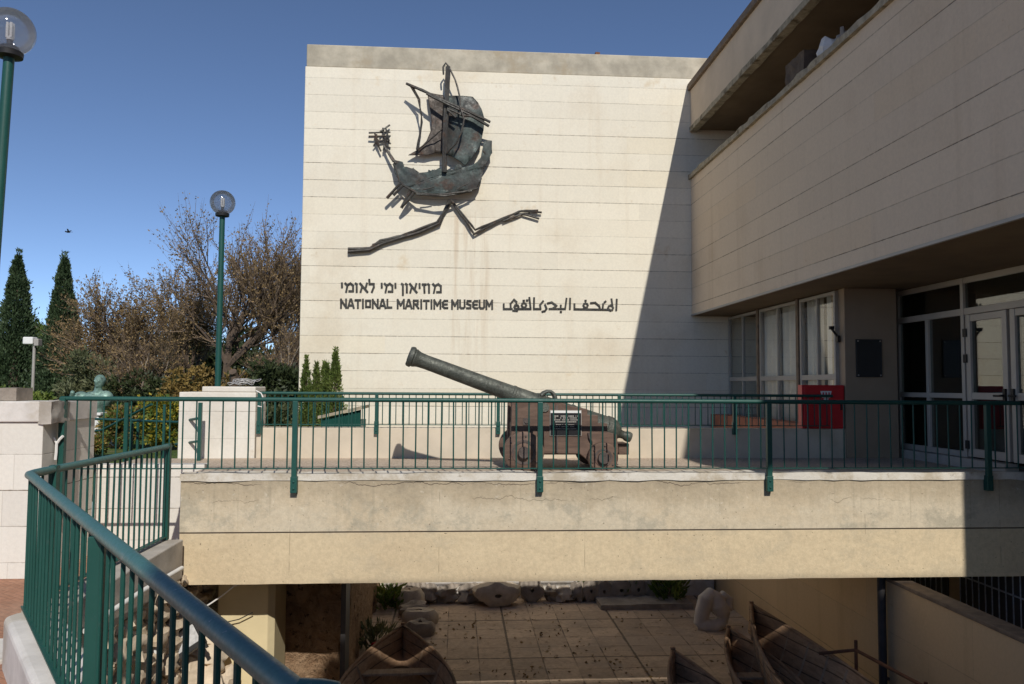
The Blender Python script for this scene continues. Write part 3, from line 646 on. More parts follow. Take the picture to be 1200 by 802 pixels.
for u, v, r in ((615, 532, 23.0), (705, 537.5, 17.0)):
    zc = ZD+.004+r*S
    MB().tube([(gx(u), YN-.16, zc), (gx(u), YM+.16, zc)], .055, 14).build('axle', 'oak', cn, smooth=True)
    for y0 in (YN-.125, YM+.015):
        wh = MB().lathe([(0, 0), (0, r*S*.93), (.012, r*S), (.098, r*S), (.11, r*S*.93), (.11, 0)], (gx(u), y0, zc), (0, 1, 0), 32).build('wheel', 'oak', cn, smooth=True)
        yo = y0-.006 if y0 < 9 else y0+.112
        rg = MB()
        n = 28
        for ri, ro in ((.47, .60),):
            vs = []; fs = []
            for j in range(n):
                a = 2*math.pi*j/n
                for rr_ in (ri, ro):
                    for yy in (yo, yo+.010): vs.append((gx(u)+math.cos(a)*rr_*r*S, yy, zc+math.sin(a)*rr_*r*S))
            for j in range(n):
                k = (j+1) % n
                for a, b in ((0, 1), (1, 3), (3, 2), (2, 0)): fs.append((j*4+a, j*4+b, k*4+b, k*4+a))
            rg.add(vs, fs)
        rg.build('hub_ring', 'iron', wh, smooth=True)
        MB().tube([(gx(u), y0-.05 if y0 < 9 else y0+.10, zc), (gx(u), y0+.01 if y0 < 9 else y0+.16, zc)], .062, 14).build('hub', 'iron', wh, smooth=True)
        bt = MB()
        for j in range(6):
            a = j*math.pi/3+.4; bt.ball((gx(u)+math.cos(a)*.78*r*S, yo+.004, zc+math.sin(a)*.78*r*S), .012, 6)
        bt.build('bolts', 'iron', wh)
# barrel
mz = at(478.5, 417, (YN+YM)/2-.17); en = at(740, 513.5, (YN+YM)/2+.07)
ax = (en-mz).normalized(); L = (en-mz).length
prof = [(.0, .052), (-.0, .10), (.012, .112), (.035, .117), (.05, .116), (.062, .100), (.075, .104), (.085, .098), (.12, .086), (.20, .081), (.9, .089), (1.18, .095), (1.185, .103), (1.21, .103), (1.215, .098), (1.45, .106), (1.455, .114), (1.49, .114), (1.495, .110), (1.85, .122), (1.855, .131), (1.885, .131), (1.89, .126), (2.28, .142), (2.285, .152), (2.34, .152), (2.345, .146), (2.40, .128), (2.44, .09), (2.465, .055), (2.49, .046), (2.52, .046), (2.54, .058), (2.575, .062), (2.60, .054), (2.61, .0)]
k = L/2.61; prof = [(a*k, r) for a, r in prof]
bb = MB().lathe(prof, mz, ax, 36)
brl = bb.build('barrel', 'gun', cn, smooth=True)
MB().lathe([(-.003, .0), (-.003, .051), (.0, .052)], mz, ax, 24).build('bore', 'black', brl)
tp = mz+ax*(1.53*k); MB().tube([(tp.x, YN-.015, tp.z-.02), (tp.x+.02, YM+.015, tp.z-.02)], .05, 16).build('trunnion', 'gun', brl, smooth=True)
upv = Vector((0, 1, 0)).cross(ax); upv = upv if upv.z > 0 else -upv
for dy in (-.055, .055):
    q = [mz+ax*(1.49+.17*t)*k+upv*(.095+.085*math.sin(math.pi*t)**.7)+Vector((0, dy, 0)) for t in (0, .12, .3, .5, .7, .88, 1)]
    MB().tube(q, [.024, .022, .019, .018, .019, .022, .024], 10).build('lifting_handle', 'gun', brl, smooth=True)
# irons and plaque on the near cheek
ir = MB().tube([(gx(619), YN-.02, gz_(496.5)), (gx(619), YN+.01, gz_(496.5))], .022, 10)
ir.box(gx(615), gx(623), YN-.008, YN-.001, gz_(500.5), gz_(492.5)); ir.build('ring_bolt', 'iron', cn)
MB().tube([(gx(690), YN-.012, gz_(509)), (gx(691), YN-.02, gz_(515)), (gx(694), YN-.016, gz_(521))], .012, 8).build('strap', 'iron', cn)
cs = MB()
for u in (606, 652): cs.box(gx(u), gx(u+3), YN-.007, YN-.001, gz_(532), gz_(476))
cs.build('strap', 'iron', cn)
pl = MB().box(gx(645.5), gx(682), YN-.012, YN-.001, gz_(512.5), gz_(483.5)).build('plaque', 'frame2', cn, bevel=.002)
MB().box(gx(646.2), gx(681.3), YN-.015, YN-.0125, gz_(511.9), gz_(486.8)).build('plaque_face', 'plaque', pl)
MB().box(gx(646.4), gx(681.1), YN-.0152, YN-.0127, gz_(486.6), gz_(484.2)).build('plaque_band', 'white', pl)
ln = MB(); rr2 = random.Random(3)
for row, (v, h_) in enumerate(((489.4, 1.5), (491.6, 1.3), (493.8, 1.3), (496.0, 1.3), (499.4, .8), (501.6, .8), (504.2, .8))):
    u = 650+ (row > 3)*3*rr2.random()
    while u < 678-(row == 5)*6:
        wd = rr2.uniform(.5, 1.5)
        if rr2.random() < .82: ln.box(gx(u), gx(u+wd), YN-.0172, YN-.0155, gz_(v+h_), gz_(v))
        u += wd+.35
ln.build('plaque_lettering', 'frame2', pl)['kind'] = 'stuff'

# ================================================================== SHIP SCULPTURE ON THE WALL
SY = YF-.12
ss = thing('ship_sculpture', 'dark bronze sailing ship running on two long legs, mounted on the stone wall', 'sculpture', tuple(at(520, 260, SY)))
c3 = lambda x, y, Y=SY: at(470+x/5.014, 60+y/5.014, Y)
c4 = lambda x, y, Y=SY: at(420+x/5.728, 130+y/5.728, Y)
c1 = lambda x, y, Y=SY: at(390+x/3.2074, 60+y/3.2074, Y)
def sheetplate(name, pts, mat, parent, bulge, seed=0, thick=.03, cuts=3, axis=None):
    bm = bmesh.new(); vs = [bm.verts.new(p) for p in pts]; bm.faces.new(vs); bm.normal_update()
    bmesh.ops.triangulate(bm, faces=bm.faces[:], ngon_method='EAR_CLIP')
    for _ in range(cuts): bmesh.ops.subdivide_edges(bm, edges=bm.edges[:], cuts=1); bmesh.ops.triangulate(bm, faces=bm.faces[:])
    xs = [p.x for p in pts]; zs = [p.z for p in pts]; cx, cz = (min(xs)+max(xs))/2, (min(zs)+max(zs))/2; hx, hz = (max(xs)-min(xs))/2, (max(zs)-min(zs))/2
    for v in bm.verts:
        a = (v.co.x-cx)/hx; b = (v.co.z-cz)/hz
        v.co.y -= bulge*(max(0, 1-a*a)*(1-.45*b*b)) + .022*mnoise.noise(v.co*3.2+Vector((seed, 0, 0))) + .010*mnoise.noise(v.co*9)
    mb = MB(); bm.verts.index_update(); mb.add([v.co[:] for v in bm.verts], [[v.index for v in f.verts] for f in bm.faces]); bm.free()
    o = mb.build(name, mat, parent, smooth=True)
    sd = o.modifiers.new('thick', 'SOLIDIFY'); sd.thickness = thick; sd.offset = 1; return o
def rods(name, lines, r, mat='bronze', parent=ss, wob=.012, n=7):
    mb = MB()
    for i, l in enumerate(lines):
        q = []
        for a, b in zip(l[:-1], l[1:]):
            k = max(2, int((b-a).length/.12))
            for t in range(k): q.append(a.lerp(b, t/k))
        q.append(l[-1]); q = [p+Vector((mnoise.noise(p*5+Vector((i*9, 0, 0))), .5*mnoise.noise(p*5+Vector((0, i*9, 0))), mnoise.noise(p*5+Vector((0, 0, i*9)))))*wob for p in q]
        mb.tube(q, [r*(1+.25*mnoise.noise(p*9)) for p in q], n)
    return mb.build(name, mat, parent, smooth=True)
sheetplate('sail', [c3(*p) for p in ((155,243),(200,252),(250,262),(262,330),(255,450),(250,602),(200,600),(150,612),(95,610),(42,612),(75,592),(110,575),(150,530),(175,470),(180,420),(172,350),(160,290))], 'sailbrown', ss, .03, 1)
sheetplate('sail', [c3(*p) for p in ((262,265),(330,270),(420,278),(450,310),(470,345),(485,400),(480,470),(467,545),(436,605),(400,650),(374,680),(345,655),(300,625),(262,608),(258,450))], 'verd', ss, .09, 5)
rods('mast', [[c3(272, 92, SY-.14), c3(268, 200, SY-.16), c3(260, 330, SY-.2), c3(252, 500, SY-.2), c3(250, 712, SY-.16)], [c3(281, 92, SY-.14), c3(276, 230, SY-.16), c3(268, 400, SY-.2), c3(260, 712, SY-.16)]], .032)
rods('yard', [[c3(32, 190, SY-.16), c3(95, 218, SY-.2), c3(150, 243, SY-.24), c3(270, 300, SY-.28), c3(400, 358, SY-.28), c3(524, 418, SY-.2)], [c3(150, 250, SY-.24), c3(270, 312, SY-.28), c3(400, 374, SY-.28), c3(516, 440, SY-.2)]], .026)
rods('yard', [[c3(272, 345, SY-.26), c3(322, 392, SY-.3)], [c3(270, 338, SY-.25), c3(360, 378, SY-.3), c3(420, 385, SY-.28)]], .022)
rods('rigging', [[c3(248, 140, SY-.12), c3(247, 95, SY-.14), c3(262, 70, SY-.14), c3(285, 95, SY-.14), c3(318, 165, SY-.16), c3(342, 255, SY-.2), c3(350, 330, SY-.32), c3(372, 400, SY-.34), c3(352, 485, SY-.33), c3(320, 545, SY-.3), c3(268, 600, SY-.22)]], .017)
rods('rigging', [[c3(58, 205, SY-.18), c3(100, 280, SY-.15), c3(122, 370, SY-.12), c3(112, 480, SY-.1), c3(90, 580, SY-.1)], [c3(66, 208, SY-.18), c3(108, 285, SY-.14), c3(124, 420, SY-.12), c3(98, 580, SY-.1)]], .014)
rods('rigging', [[c3(246, 455, SY-.2), c3(205, 492, SY-.16), c3(150, 540, SY-.08), c3(90, 585, SY-.08)]], .012)
hull = sheetplate('hull', [c4(*p) for p in ((232,365),(245,332),(300,350),(312,385),(345,392),(375,400),(410,425),(470,420),(520,408),(555,400),(575,420),(600,405),(640,408),(650,375),(680,368),(700,392),(762,374),(794,350),(822,314),(832,262),(840,213),(862,205),(893,208),(893,280),(865,345),(835,385),(828,440),(815,490),(795,528),(700,548),(590,562),(520,566),(390,552),(330,520),(285,485),(250,430))], 'verd', ss, .07, 9, .05)
rods('hull_seam', [[c4(268, 470, SY-.06), c4(300, 500, SY-.1), c4(400, 556, SY-.16), c4(520, 566, SY-.2), c4(590, 560, SY-.2), c4(700, 545, SY-.16), c4(795, 522, SY-.06)], [c4(390, 560, SY-.16), c4(580, 572, SY-.2), c4(760, 538, SY-.1)]], .022, parent=hull)
rods('hull_seam', [[c4(430, 530, SY-.2), c4(510, 512, SY-.22)], [c4(660, 525, SY-.2), c4(735, 490, SY-.2)], [c4(240, 360, SY-.05), c4(275, 470, SY-.06)], [c4(862, 300, SY-.06), c4(838, 270, SY-.08)]], .013, parent=hull)
rods('oar', [[c4(275, 492, SY-.1), c4(192, 586, SY-.06)], [c4(300, 500, SY-.1), c4(236, 566, SY-.08)]], .028)
rods('oar', [[c4(350, 540, SY-.1), c4(286, 655, SY-.06)], [c4(372, 548, SY-.12), c4(300, 640, SY-.08)]], .03)
rods('prow_staff', [[c4(250, 355, SY-.06), c4(215, 300, YF-.16), c4(178, 240, YF-.11)], [c4(235, 340, SY-.06), c4(170, 235, YF-.11)]], .021)
rods('prow_bundle', [[c4(x0, y0, YF-.07-.018*(i % 4)), c4(x1, y1, YF-.075-.02*((i*2) % 3))] for i, (x0, y0, x1, y1) in enumerate(((70,148,216,143),(70,172,216,170),(108,182,152,272),(145,142,212,96),(100,240,132,190),(160,168,216,222),(168,222,215,252),(183,118,206,205),(122,158,126,232),(165,115,184,250),(108,150,140,235),(200,130,168,262),(128,205,205,190)))], .017, wob=.006)
AP = c4(620, 600, YF-.07)
rods('left_leg', [[AP, c1(422, 600, YF-.075), c1(393, 643, YF-.075), c1(320, 672, YF-.06), c1(268, 694, YF-.06), c1(180, 712, YF-.06), c1(140, 742, YF-.06), c1(57, 744, YF-.06)], [AP+Vector((-.03, 0, 0)), c1(400, 648, YF-.075), c1(325, 682, YF-.06), c1(190, 722, YF-.06), c1(138, 748, YF-.06), c1(57, 755, YF-.06)], [c1(300, 680, YF-.06), c1(200, 716, YF-.06), c1(150, 730, YF-.06)]], .030)
rods('right_leg', [[AP, c1(470, 600, YF-.075), c1(500, 640, YF-.075), c1(530, 688, YF-.075), c1(620, 640, YF-.06), c1(700, 603, YF-.06), c1(772, 599, YF-.06)], [AP+Vector((.03, 0, -.03)), c1(510, 640, YF-.075), c1(536, 672, YF-.075), c1(640, 628, YF-.06), c1(710, 600, YF-.06), c1(785, 608, YF-.06)], [c1(640, 640, YF-.06), c1(712, 612, YF-.06), c1(776, 630, YF-.06)]], .022)
for q, Y0 in ((c4(450, 500), SY-.05), (c4(700, 480), SY-.05), (c3(258, 300), SY-.08), (c1(100, 746), YF-.06), (c1(530, 684), YF-.07), (c1(740, 604), YF-.06), (c1(395, 645), YF-.07)):
    q = O+(q-O); MB().tube([(q.x, Y0, q.z), (q.x, YF+.02, q.z)], .018, 7).build('wall_stay', 'bronze', ss)

# ================================================================== LETTERING ON THE WALL
LY = YF-.022
def strokes(parent, polys, th, conv, name='letter'):
    """one letter: thick angular strokes (lists of pixel points) cut from metal"""
    mb = MB(); i = 0
    for l in polys:
        for a, b in zip(l[:-1], l[1:]):
            A = conv(*a); B = conv(*b)
            if (B-A).length < 1e-5: B = A+Vector((.001, 0, 0))
            d = (B-A).normalized(); A = A-d*th*.42; B = B+d*th*.42
            A.y = B.y = LY+.012+.0007*(i % 9); mb.bar(A, B, .022, th, up=(-d.z, 0, d.x)); i += 1
    return mb.build(name, 'letter', parent)
LAT = {'N': (1, [[(.1,1),(.1,0)],[(.1,.95),(.9,.05)],[(.9,1),(.9,0)]]), 'A': (1, [[(.05,0),(.42,1),(.58,1),(.95,0)],[(.35,.28),(.65,.28)]]),
 'T': (.9, [[(.05,.93),(.95,.93)],[(.5,.9),(.5,0)]]), 'I': (.36, [[(.5,1),(.5,0)]]), 'O': (.95, [[(.15,.12),(.15,.88),(.85,.88),(.85,.12),(.15,.12)]]),
 'L': (.8, [[(.12,1),(.12,.07),(.95,.07)]]), 'M': (1.15, [[(.08,0),(.08,1),(.5,.35),(.92,1),(.92,0)]]), 'R': (.95, [[(.12,0),(.12,.93),(.8,.93),(.8,.5),(.15,.5)],[(.45,.48),(.9,0)]]),
 'E': (.92, [[(.92,.93),(.4,.93),(.12,.72),(.12,.28),(.4,.07),(.92,.07)],[(.3,.5),(.85,.5)]]), 'U': (1, [[(.12,1),(.12,.22),(.3,.07),(.7,.07),(.88,.22),(.88,1)]]),
 'S': (.85, [[(.9,.93),(.2,.93),(.12,.62),(.85,.42),(.82,.07),(.1,.07)]])}
lc = lambda x, y: at(390+x/6, 310+y/6, LY)
en_ = thing('english_inscription', 'dark metal lettering NATIONAL MARITIME MUSEUM on the stone wall', 'lettering', tuple(lc(590, 312)))
for word, xa, xb in (('NATIONAL', 53, 415), ('MARITIME', 452, 810), ('MUSEUM', 835, 1125)):
    ws = [LAT[c][0] for c in word]; gap = .17; k = (xb-xa)/(sum(ws)+gap*(len(ws)-1)); x = xa
    for c, wd in zip(word, ws):
        y0, y1 = 245+(x-53)*.0075, 303+(x-53)*.0085
        strokes(en_, [[(x+px*wd*k, y1+(y0-y1)*py) for px, py in l] for l in LAT[c][1]], .033, lc); x += (wd+gap)*k
HEB = [(55,72,[[(.5,1),(.55,.55)]]), (85,145,[[(.05,1),(.3,.75),(.15,0)],[(.3,.8),(.65,1),(.95,.75),(.95,.05),(.5,.05)]]), (157,175,[[(.2,1),(.6,.9),(.6,0)]]),
 (190,245,[[(.05,1),(.95,0)],[(.9,1),(.75,.5)],[(.3,.65),(.1,0)]]), (250,292,[[(.15,1.45),(.2,.95),(.9,.95),(.9,.55),(.6,0)]]), (335,352,[[(.5,1),(.55,.55)]]),
 (362,422,[[(.05,1),(.3,.75),(.15,0)],[(.3,.8),(.65,1),(.95,.75),(.95,.05),(.5,.05)]]), (432,448,[[(.5,1),(.55,.55)]]), (482,500,[[(.2,1),(.6,.9),(.6,-.3)]]), (510,528,[[(.2,1),(.6,.9),(.6,0)]]),
 (540,592,[[(.05,1),(.95,0)],[(.9,1),(.75,.5)],[(.3,.65),(.1,0)]]), (602,618,[[(.5,1),(.55,.55)]]), (630,655,[[(.05,.95),(.95,.95)],[(.5,.9),(.6,0)]]), (666,684,[[(.2,1),(.6,.9),(.6,0)]]),
 (702,763,[[(.05,1),(.3,.75),(.15,0)],[(.3,.8),(.65,1),(.95,.75),(.95,.05),(.5,.05)]])]
he = thing('hebrew_inscription', 'dark metal Hebrew lettering on the stone wall, upper line', 'lettering', tuple(lc(410, 200)))
for x0, x1, st in HEB:
    y0, y1 = 132+(x0-55)*.008, 190+(x0-55)*.010
    strokes(he, [[(x0+(x1-x0)*px, y1+(y0-y1)*py) for px, py in l] for l in st], .036, lc)
ac = lambda x, y: at(580+x/7.5, 330+y/7.5, LY)
ar = thing('arabic_inscription', 'dark metal Arabic lettering on the stone wall, right of the English words', 'lettering', tuple(ac(580, 255)))
ring = lambda cx, cy, r, rx=1: [(cx+math.cos(a*math.pi/4)*r*rx, cy+math.sin(a*math.pi/4)*r) for a in range(9)]
for st in ([[(78,200),(78,240),(150,240)],[(140,240),(138,195),(168,158),(190,178),(188,212)],ring(190,222,18),[(205,235),(196,258),(160,255)]],
 [[(215,240),(315,240),(304,142)],ring(256,208,20)], [[(250,168),(258,168)]], [[(280,165),(288,165)]],
 [[(345,145),(343,240),(402,240),(398,205),(424,172)]], [[(442,205),(455,238),(440,258),(418,264)]],
 [[(466,190),(500,182),(542,212),(505,238),(480,240)],[(500,240),(618,240),(630,150)]], [[(578,240),(580,210)]], [[(578,266),(584,266)]],
 [[(662,150),(660,240)]],
 [[(700,198),(700,242),(1010,247)],ring(798,210,19)], [[(795,168),(801,168)]], [[(845,188),(882,185),(918,215),(925,242)]], [[(948,240),(952,198)]], [[(966,180),(974,174)]],
 [ring(1018,232,22),[(1036,225),(1026,155)]], [[(1072,158),(1068,250)]]):
    strokes(ar, st, .033, ac)

# ================================================================== THINGS ON THE WING
rc = thing('fire_cabinet', 'red metal fire hose cabinet with a pale emblem at the right end of the parapet', 'fire cabinet', (4.9, 10.4, 1.05))
MB().box(4.60, 5.185, YL+.01, YL+.14, 1.052, 1.635).build('cabinet_body', 'red', rc, bevel=.006)
MB().box(4.625, 5.165, YL-.004, YL+.008, 1.075, 1.612).build('cabinet_door', 'red', rc, bevel=.004)
em = MB(); g = lambda u, v: at(u, v, YL-.01)
em.prism([(*at(961.5, 458.5, YL-.008)[:],), (*at(974.5, 458.5, YL-.008)[:],), (*at(973, 466.5, YL-.008)[:],), (*at(963.5, 466.5, YL-.008)[:],)], (0, .003, 0))
e0 = em.build('emblem', 'white', rc)
em = MB(); a, b = at(965.5, 467, YL-.008), at(971, 473, YL-.008); em.box(a.x, b.x, YL-.0085, YL-.005, b.z, a.z); em.build('emblem', 'white', rc)
for k in range(3):
    a, b = at(964+k*3.4, 460, YL-.01), at(965.6+k*3.4, 465, YL-.01); MB().box(a.x, b.x, YL-.0105, YL-.0085, b.z, a.z).build('emblem_mark', 'red', e0)
MB().box(5.12, 5.135, YL-.03, YL-.004, 1.30, 1.38).build('handle', 'black', rc)
wp = thing('wall_plaque', 'black square plaque on the shaded pier beside the entrance', 'plaque', (5.52, YL-.01, 1.75))
MB().box(5.345, 5.705, YL-.022, YL-.001, 1.745, 2.255).build('plate', 'plaque', wp, bevel=.003)
for x, z in ((5.37, 1.77), (5.68, 1.77), (5.37, 2.23), (5.68, 2.23)): MB().tube([(x, YL-.03, z), (x, YL-.02, z)], .010, 8).build('screw', 'alu', wp)
hk = at(986, 397, 10.42); h2 = at(974.5, 385.5, 10.42)
mb = MB().tube([(XW+.0, hk.y, hk.z), (h2.x, h2.y, h2.z)], .016, 8).box(h2.x-.03, h2.x+.03, h2.y-.02, h2.y+.02, h2.z-.01, h2.z+.035).box(XW-.035, XW-.0, hk.y-.03, hk.y+.03, hk.z-.05, hk.z+.04)
tag(mb.build('flag_bracket', 'black'), 'short black bracket sticking out of the corner pier by the office windows', 'bracket')
# rubbish lying on the ledge of the upper storey
def onledge(u, v): p = atX(u, v, XB+.1); return p
p = onledge(938, 80); tag(rough_mb(XB+.02, XB+.30, p.y-.28, p.y+.28, 5.69, 6.02, .05, .035, 3, 6).build('mossy_block', 'barkd'), 'dark mossy concrete block lying on the upper ledge of the wing', 'concrete block')
p = onledge(969, 52); tag(MB().ball((XB+.13, p.y, 5.80), .15, 10, (1, 1.1, .85), .4, 3).build('white_stone', 'kerb'), 'white stone lying on the upper ledge beside the mossy block', 'stone')
p = onledge(984, 40); tag(MB().ball((XB+.15, p.y, 5.78), .12, 9, (.8, .9, 1.2), .5, 8).build('grey_lump', 'stone'), 'jagged grey lump on the upper ledge right of the white stone', 'stone')
p0, p1 = onledge(995, 45).y, onledge(1040, 5).y
tag(MB().tube([(XB+.12, p0, 5.73), (XB+.13, (p0+p1)/2, 5.75), (XB+.12, 6.2, 5.74)], .035, 8).build('loose_pipe', 'ledge', smooth=True), 'loose weathered pipe lying along the upper ledge of the wing', 'pipe')

# ================================================================== LAMP POSTS
def lamp(name, label, x, y, zg, zb, r=.198, bx=0):
    t = thing(name, label, 'lamp post', (x, y, zg), 'globe lamp posts')
    MB().tube([(x+bx, y, zg), (x+bx*.8, y, zg+.9), (x+bx*.795, y, zg+.92), (x, y, zb)], [.31*r, .31*r, .24*r, .215*r], 18).build('pole', 'green', t, smooth=True)
    q_ = r/.198; MB().lathe([(0, .05*q_), (.01*q_, .105*q_), (.05*q_, .11*q_), (.07*q_, .085*q_), (.10*q_, .07*q_)], (x, y, zb-.01), (0, 0, 1), 24).build('collar', 'black', t, smooth=True)
    c = zb+.055+r*.94
    sh = MB(); n = 32; rings = 18; vs = []
    for i in range(rings+1):
        th = math.pi*(.0+.90*i/rings)
        for j in range(n): a = 2*math.pi*j/n; vs.append((x+r*math.sin(th)*math.cos(a), y+r*math.sin(th)*math.sin(a), c+r*math.cos(th)))
    sh.add(vs, [(i*n+j, (i+1)*n+j, (i+1)*n+(j+1)%n, i*n+(j+1)%n) for i in range(rings) for j in range(n)])
    sh.build('globe', 'globe', t, smooth=True)
    MB().tube([(x, y, zb+.05), (x, y, c-.06*q_)], .024*q_, 10).build('lamp_holder', 'black', t, smooth=True)
    b = MB()
    for dx, dy in ((-.016, -.016), (.016, -.016), (.016, .016), (-.016, .016)): b.tube([(x+dx*q_, y+dy*q_, c-.06*q_), (x+dx*q_, y+dy*q_, c+.075*q_)], .0125*q_, 8)
    b.tube([(x, y, c-.075*q_), (x, y, c-.05*q_)], .03*q_, 10)
    b.build('bulb', 'white', t, smooth=True)
p = at(261, 237, 17.5); lamp('globe_lamp_post', 'green globe lamp post standing behind the white gate pillar', p.x, p.y, .2, p.z-.32, r=.268)
p = at(12, 36, 9.4); lamp('globe_lamp_post', 'green globe lamp post at the far left, nearest the camera', p.x, p.y, .2, p.z-.32, r=.268, bx=-.16)
p = at(40.5, 400, 25)
t = thing('floodlight_post', 'thin grey post with a small white floodlight between the two cypresses', 'lamp post', (p.x, p.y, .2))
MB().tube([(p.x, p.y, .2), (p.x, p.y, p.z)], .045, 10).build('pole', 'frame2', t, smooth=True)
MB().box(p.x-.28, p.x+.02, p.y-.15, p.y+.15, p.z-.10, p.z+.12).build('lamp_head', 'white', t, bevel=.03)
MB().box(p.x+.03, p.x+.17, p.y-.12, p.y+.12, p.z-.15, p.z+.07).build('lamp_head', 'frame2', t, bevel=.02)

# ================================================================== STATUE
pz = at(108, 522, 18.0)
pd = thing('pedestal', 'white tapered stone pedestal under the green bust in the garden', 'pedestal', (pz.x, 18, .2))
MB().prism([(pz.x-.36, 17.7, .2), (pz.x+.36, 17.7, .2), (pz.x+.24, 17.7, .90), (pz.x-.24, 17.7, .90)], (0, .6, 0)).build('shaft', 'white', pd, bevel=.02)
MB().box(pz.x-.30, pz.x+.30, 17.66, 18.36, .902, .96).build('cap', 'white', pd, bevel=.01)
mb = MB(); sx, sy = pz.x, 18.0
mb.ball((sx, sy, 1.19), .23, 14, (1.3, .9, .95), .12, 2); mb.ball((sx-.27, sy, 1.25), .17, 12, (1.1, .9, 1)); mb.ball((sx+.25, sy, 1.27), .17, 12, (1.0, .9, 1))
mb.tube([(sx, sy, .96), (sx, sy, 1.1)], [.20, .16], 14); mb.tube([(sx+.06, sy, 1.25), (sx+.10, sy-.02, 1.52)], [.10, .075], 12)
mb.ball((sx+.12, sy-.03, 1.63), .115, 16, (.86, 1.0, 1.25)); mb.ball((sx+.115, sy+.02, 1.67), .122, 14, (.95, 1, 1.0)); mb.ball((sx+.10, sy-.145, 1.62), .03, 8, (.7, 1, 1.4)); mb.ball((sx+.105, sy-.11, 1.545), .045, 8, (1, .8, .7))
mb.ball((sx+.06, sy-.14, 1.655), .025, 6); mb.ball((sx+.155, sy-.14, 1.655), .025, 6)
mb.tube([(sx-.30, sy-.05, 1.2), (sx-.42, sy-.12, 1.30), (sx-.36, sy-.2, 1.42)], [.07, .055, .045], 10)
bo = mb.build('bust', 'patina'); rm = bo.modifiers.new('remesh', 'REMESH'); rm.mode = 'VOXEL'; rm.voxel_size = .022; rm.use_smooth_shade = True
tag(bo, 'green patinated bronze bust on the white pedestal in the garden', 'statue')

# ================================================================== VEGETATION
rng = np.random.default_rng(5)
def leaves(P, D, ln, wd, jit=.5):
    """quads at points P, long axis D (arrays)"""
    n = len(P); D = D/np.linalg.norm(D, axis=1, keepdims=True)
    A = rng.normal(size=(n, 3)); A -= D*(A*D).sum(1, keepdims=True); A /= np.linalg.norm(A, axis=1, keepdims=True)
    l = ln*rng.uniform(.6, 1.4, (n, 1)); w_ = wd*rng.uniform(.6, 1.4, (n, 1))
    v = np.stack([P-A*w_*.25, P+D*l*.45-A*w_*.5, P+D*l, P+D*l*.5+A*w_*.5], 1).reshape(-1, 3)
    f = np.arange(4*n).reshape(-1, 4); return v, f
def leafobj(name, P, D, ln, wd, mat, parent):
    v, f = leaves(np.asarray(P), np.asarray(D), ln, wd); mb = MB(); mb.v = v.tolist(); mb.f = f.tolist()
    return mb.build(name, mat, parent)
def unit(n): a = rng.normal(size=(n, 3)); return a/np.linalg.norm(a, axis=1, keepdims=True)
def cypress(label, x, y, zg, H, rmax, n=9000, mat='cypress', ln=.115, wd=.05, group=None, name='cypress_tree', lump=40, base=.12):
    t = thing(name, label, 'cypress', (x, y, zg), group)
    MB().tube([(x, y, zg), (x, y, zg+H*.3), (x, y, zg+H*.9)], [rmax*.16, rmax*.12, .02], 8).build('trunk', 'barkd', t, smooth=True)
    def rad_(h): return rmax*np.clip(1-h, .012, 1)**.88*np.minimum(1, .65+3.5*h)
    # upright sprays that stick out of the spindle at different heights
    L = rng.uniform(base*.3, .95, lump)**1.15; La = rng.uniform(0, 2*math.pi, lump); Lo = rng.uniform(.6, 1.22, lump)
    k = rng.integers(0, lump, n); rr = rad_(L[k])*Lo[k]
    up = rng.uniform(0, 1, n); hh = L[k]+(rng.normal(0, .07, n)+up*.05)*(1.02-L[k])
    jt = rr*.16+.012*rmax; px = np.cos(La[k])*rr*.78+rng.normal(0, 1, n)*jt*(1-up*.6); py = np.sin(La[k])*rr*.78+rng.normal(0, 1, n)*jt*(1-up*.6)
    P1 = np.stack([x+px, y+py, zg+np.clip(hh, .015, 1.02)*H], 1)
    m_ = n//2; h = rng.uniform(.02, .98, m_)**1.1; a = rng.uniform(0, 2*math.pi, m_); r_ = rad_(h)*rng.uniform(.55, .95, m_)
    P2 = np.stack([x+np.cos(a)*r_, y+np.sin(a)*r_, zg+h*H], 1)
    tip = np.stack([x+rng.normal(0, .035, 160)*rmax, y+rng.normal(0, .035, 160)*rmax, zg+H*rng.uniform(.88, 1.02, 160)], 1)
    P_ = np.concatenate([P1, P2, tip]); out = (P_-np.array([x, y, 0]))*np.array([1, 1, 0]); out /= np.linalg.norm(out, axis=1, keepdims=True)+1e-6
    D = out*.55+np.array([0, 0, 1.0])+rng.normal(0, .35, P_.shape)
    leafobj('crown', P_, D, ln, wd, mat, t); return t
p = at(22, 297, 30); cypress('tall dark cypress at the far left of the garden', p.x, 30, .2, p.z-.2, 1.22, 20000, lump=190)
p = at(76, 300, 29); cypress('tall dark cypress with a thin tip right of the small floodlight', p.x, 29, .2, p.z-.2, 1.14, 20000, lump=190)
g0 = 'young cypresses against the museum wall'
for u, v, w_, lab in ((360, 421, .15, 'leftmost young cypress against the museum wall'), (371, 428, .14, 'second young cypress from the left against the museum wall'), (379, 426, .14, 'middle young cypress against the museum wall'), (384, 428, .13, 'young cypress just left of the tallest one against the museum wall'), (394, 411, .20, 'tallest young cypress, rightmost against the museum wall')):
    p = at(u, v, 13.9); cypress(lab, p.x, 13.9+R.uniform(-.1, .15), .2, p.z-.2, w_*1.55, 4800, 'cypyoung', .06, .018, g0, 'young_cypress', 60)

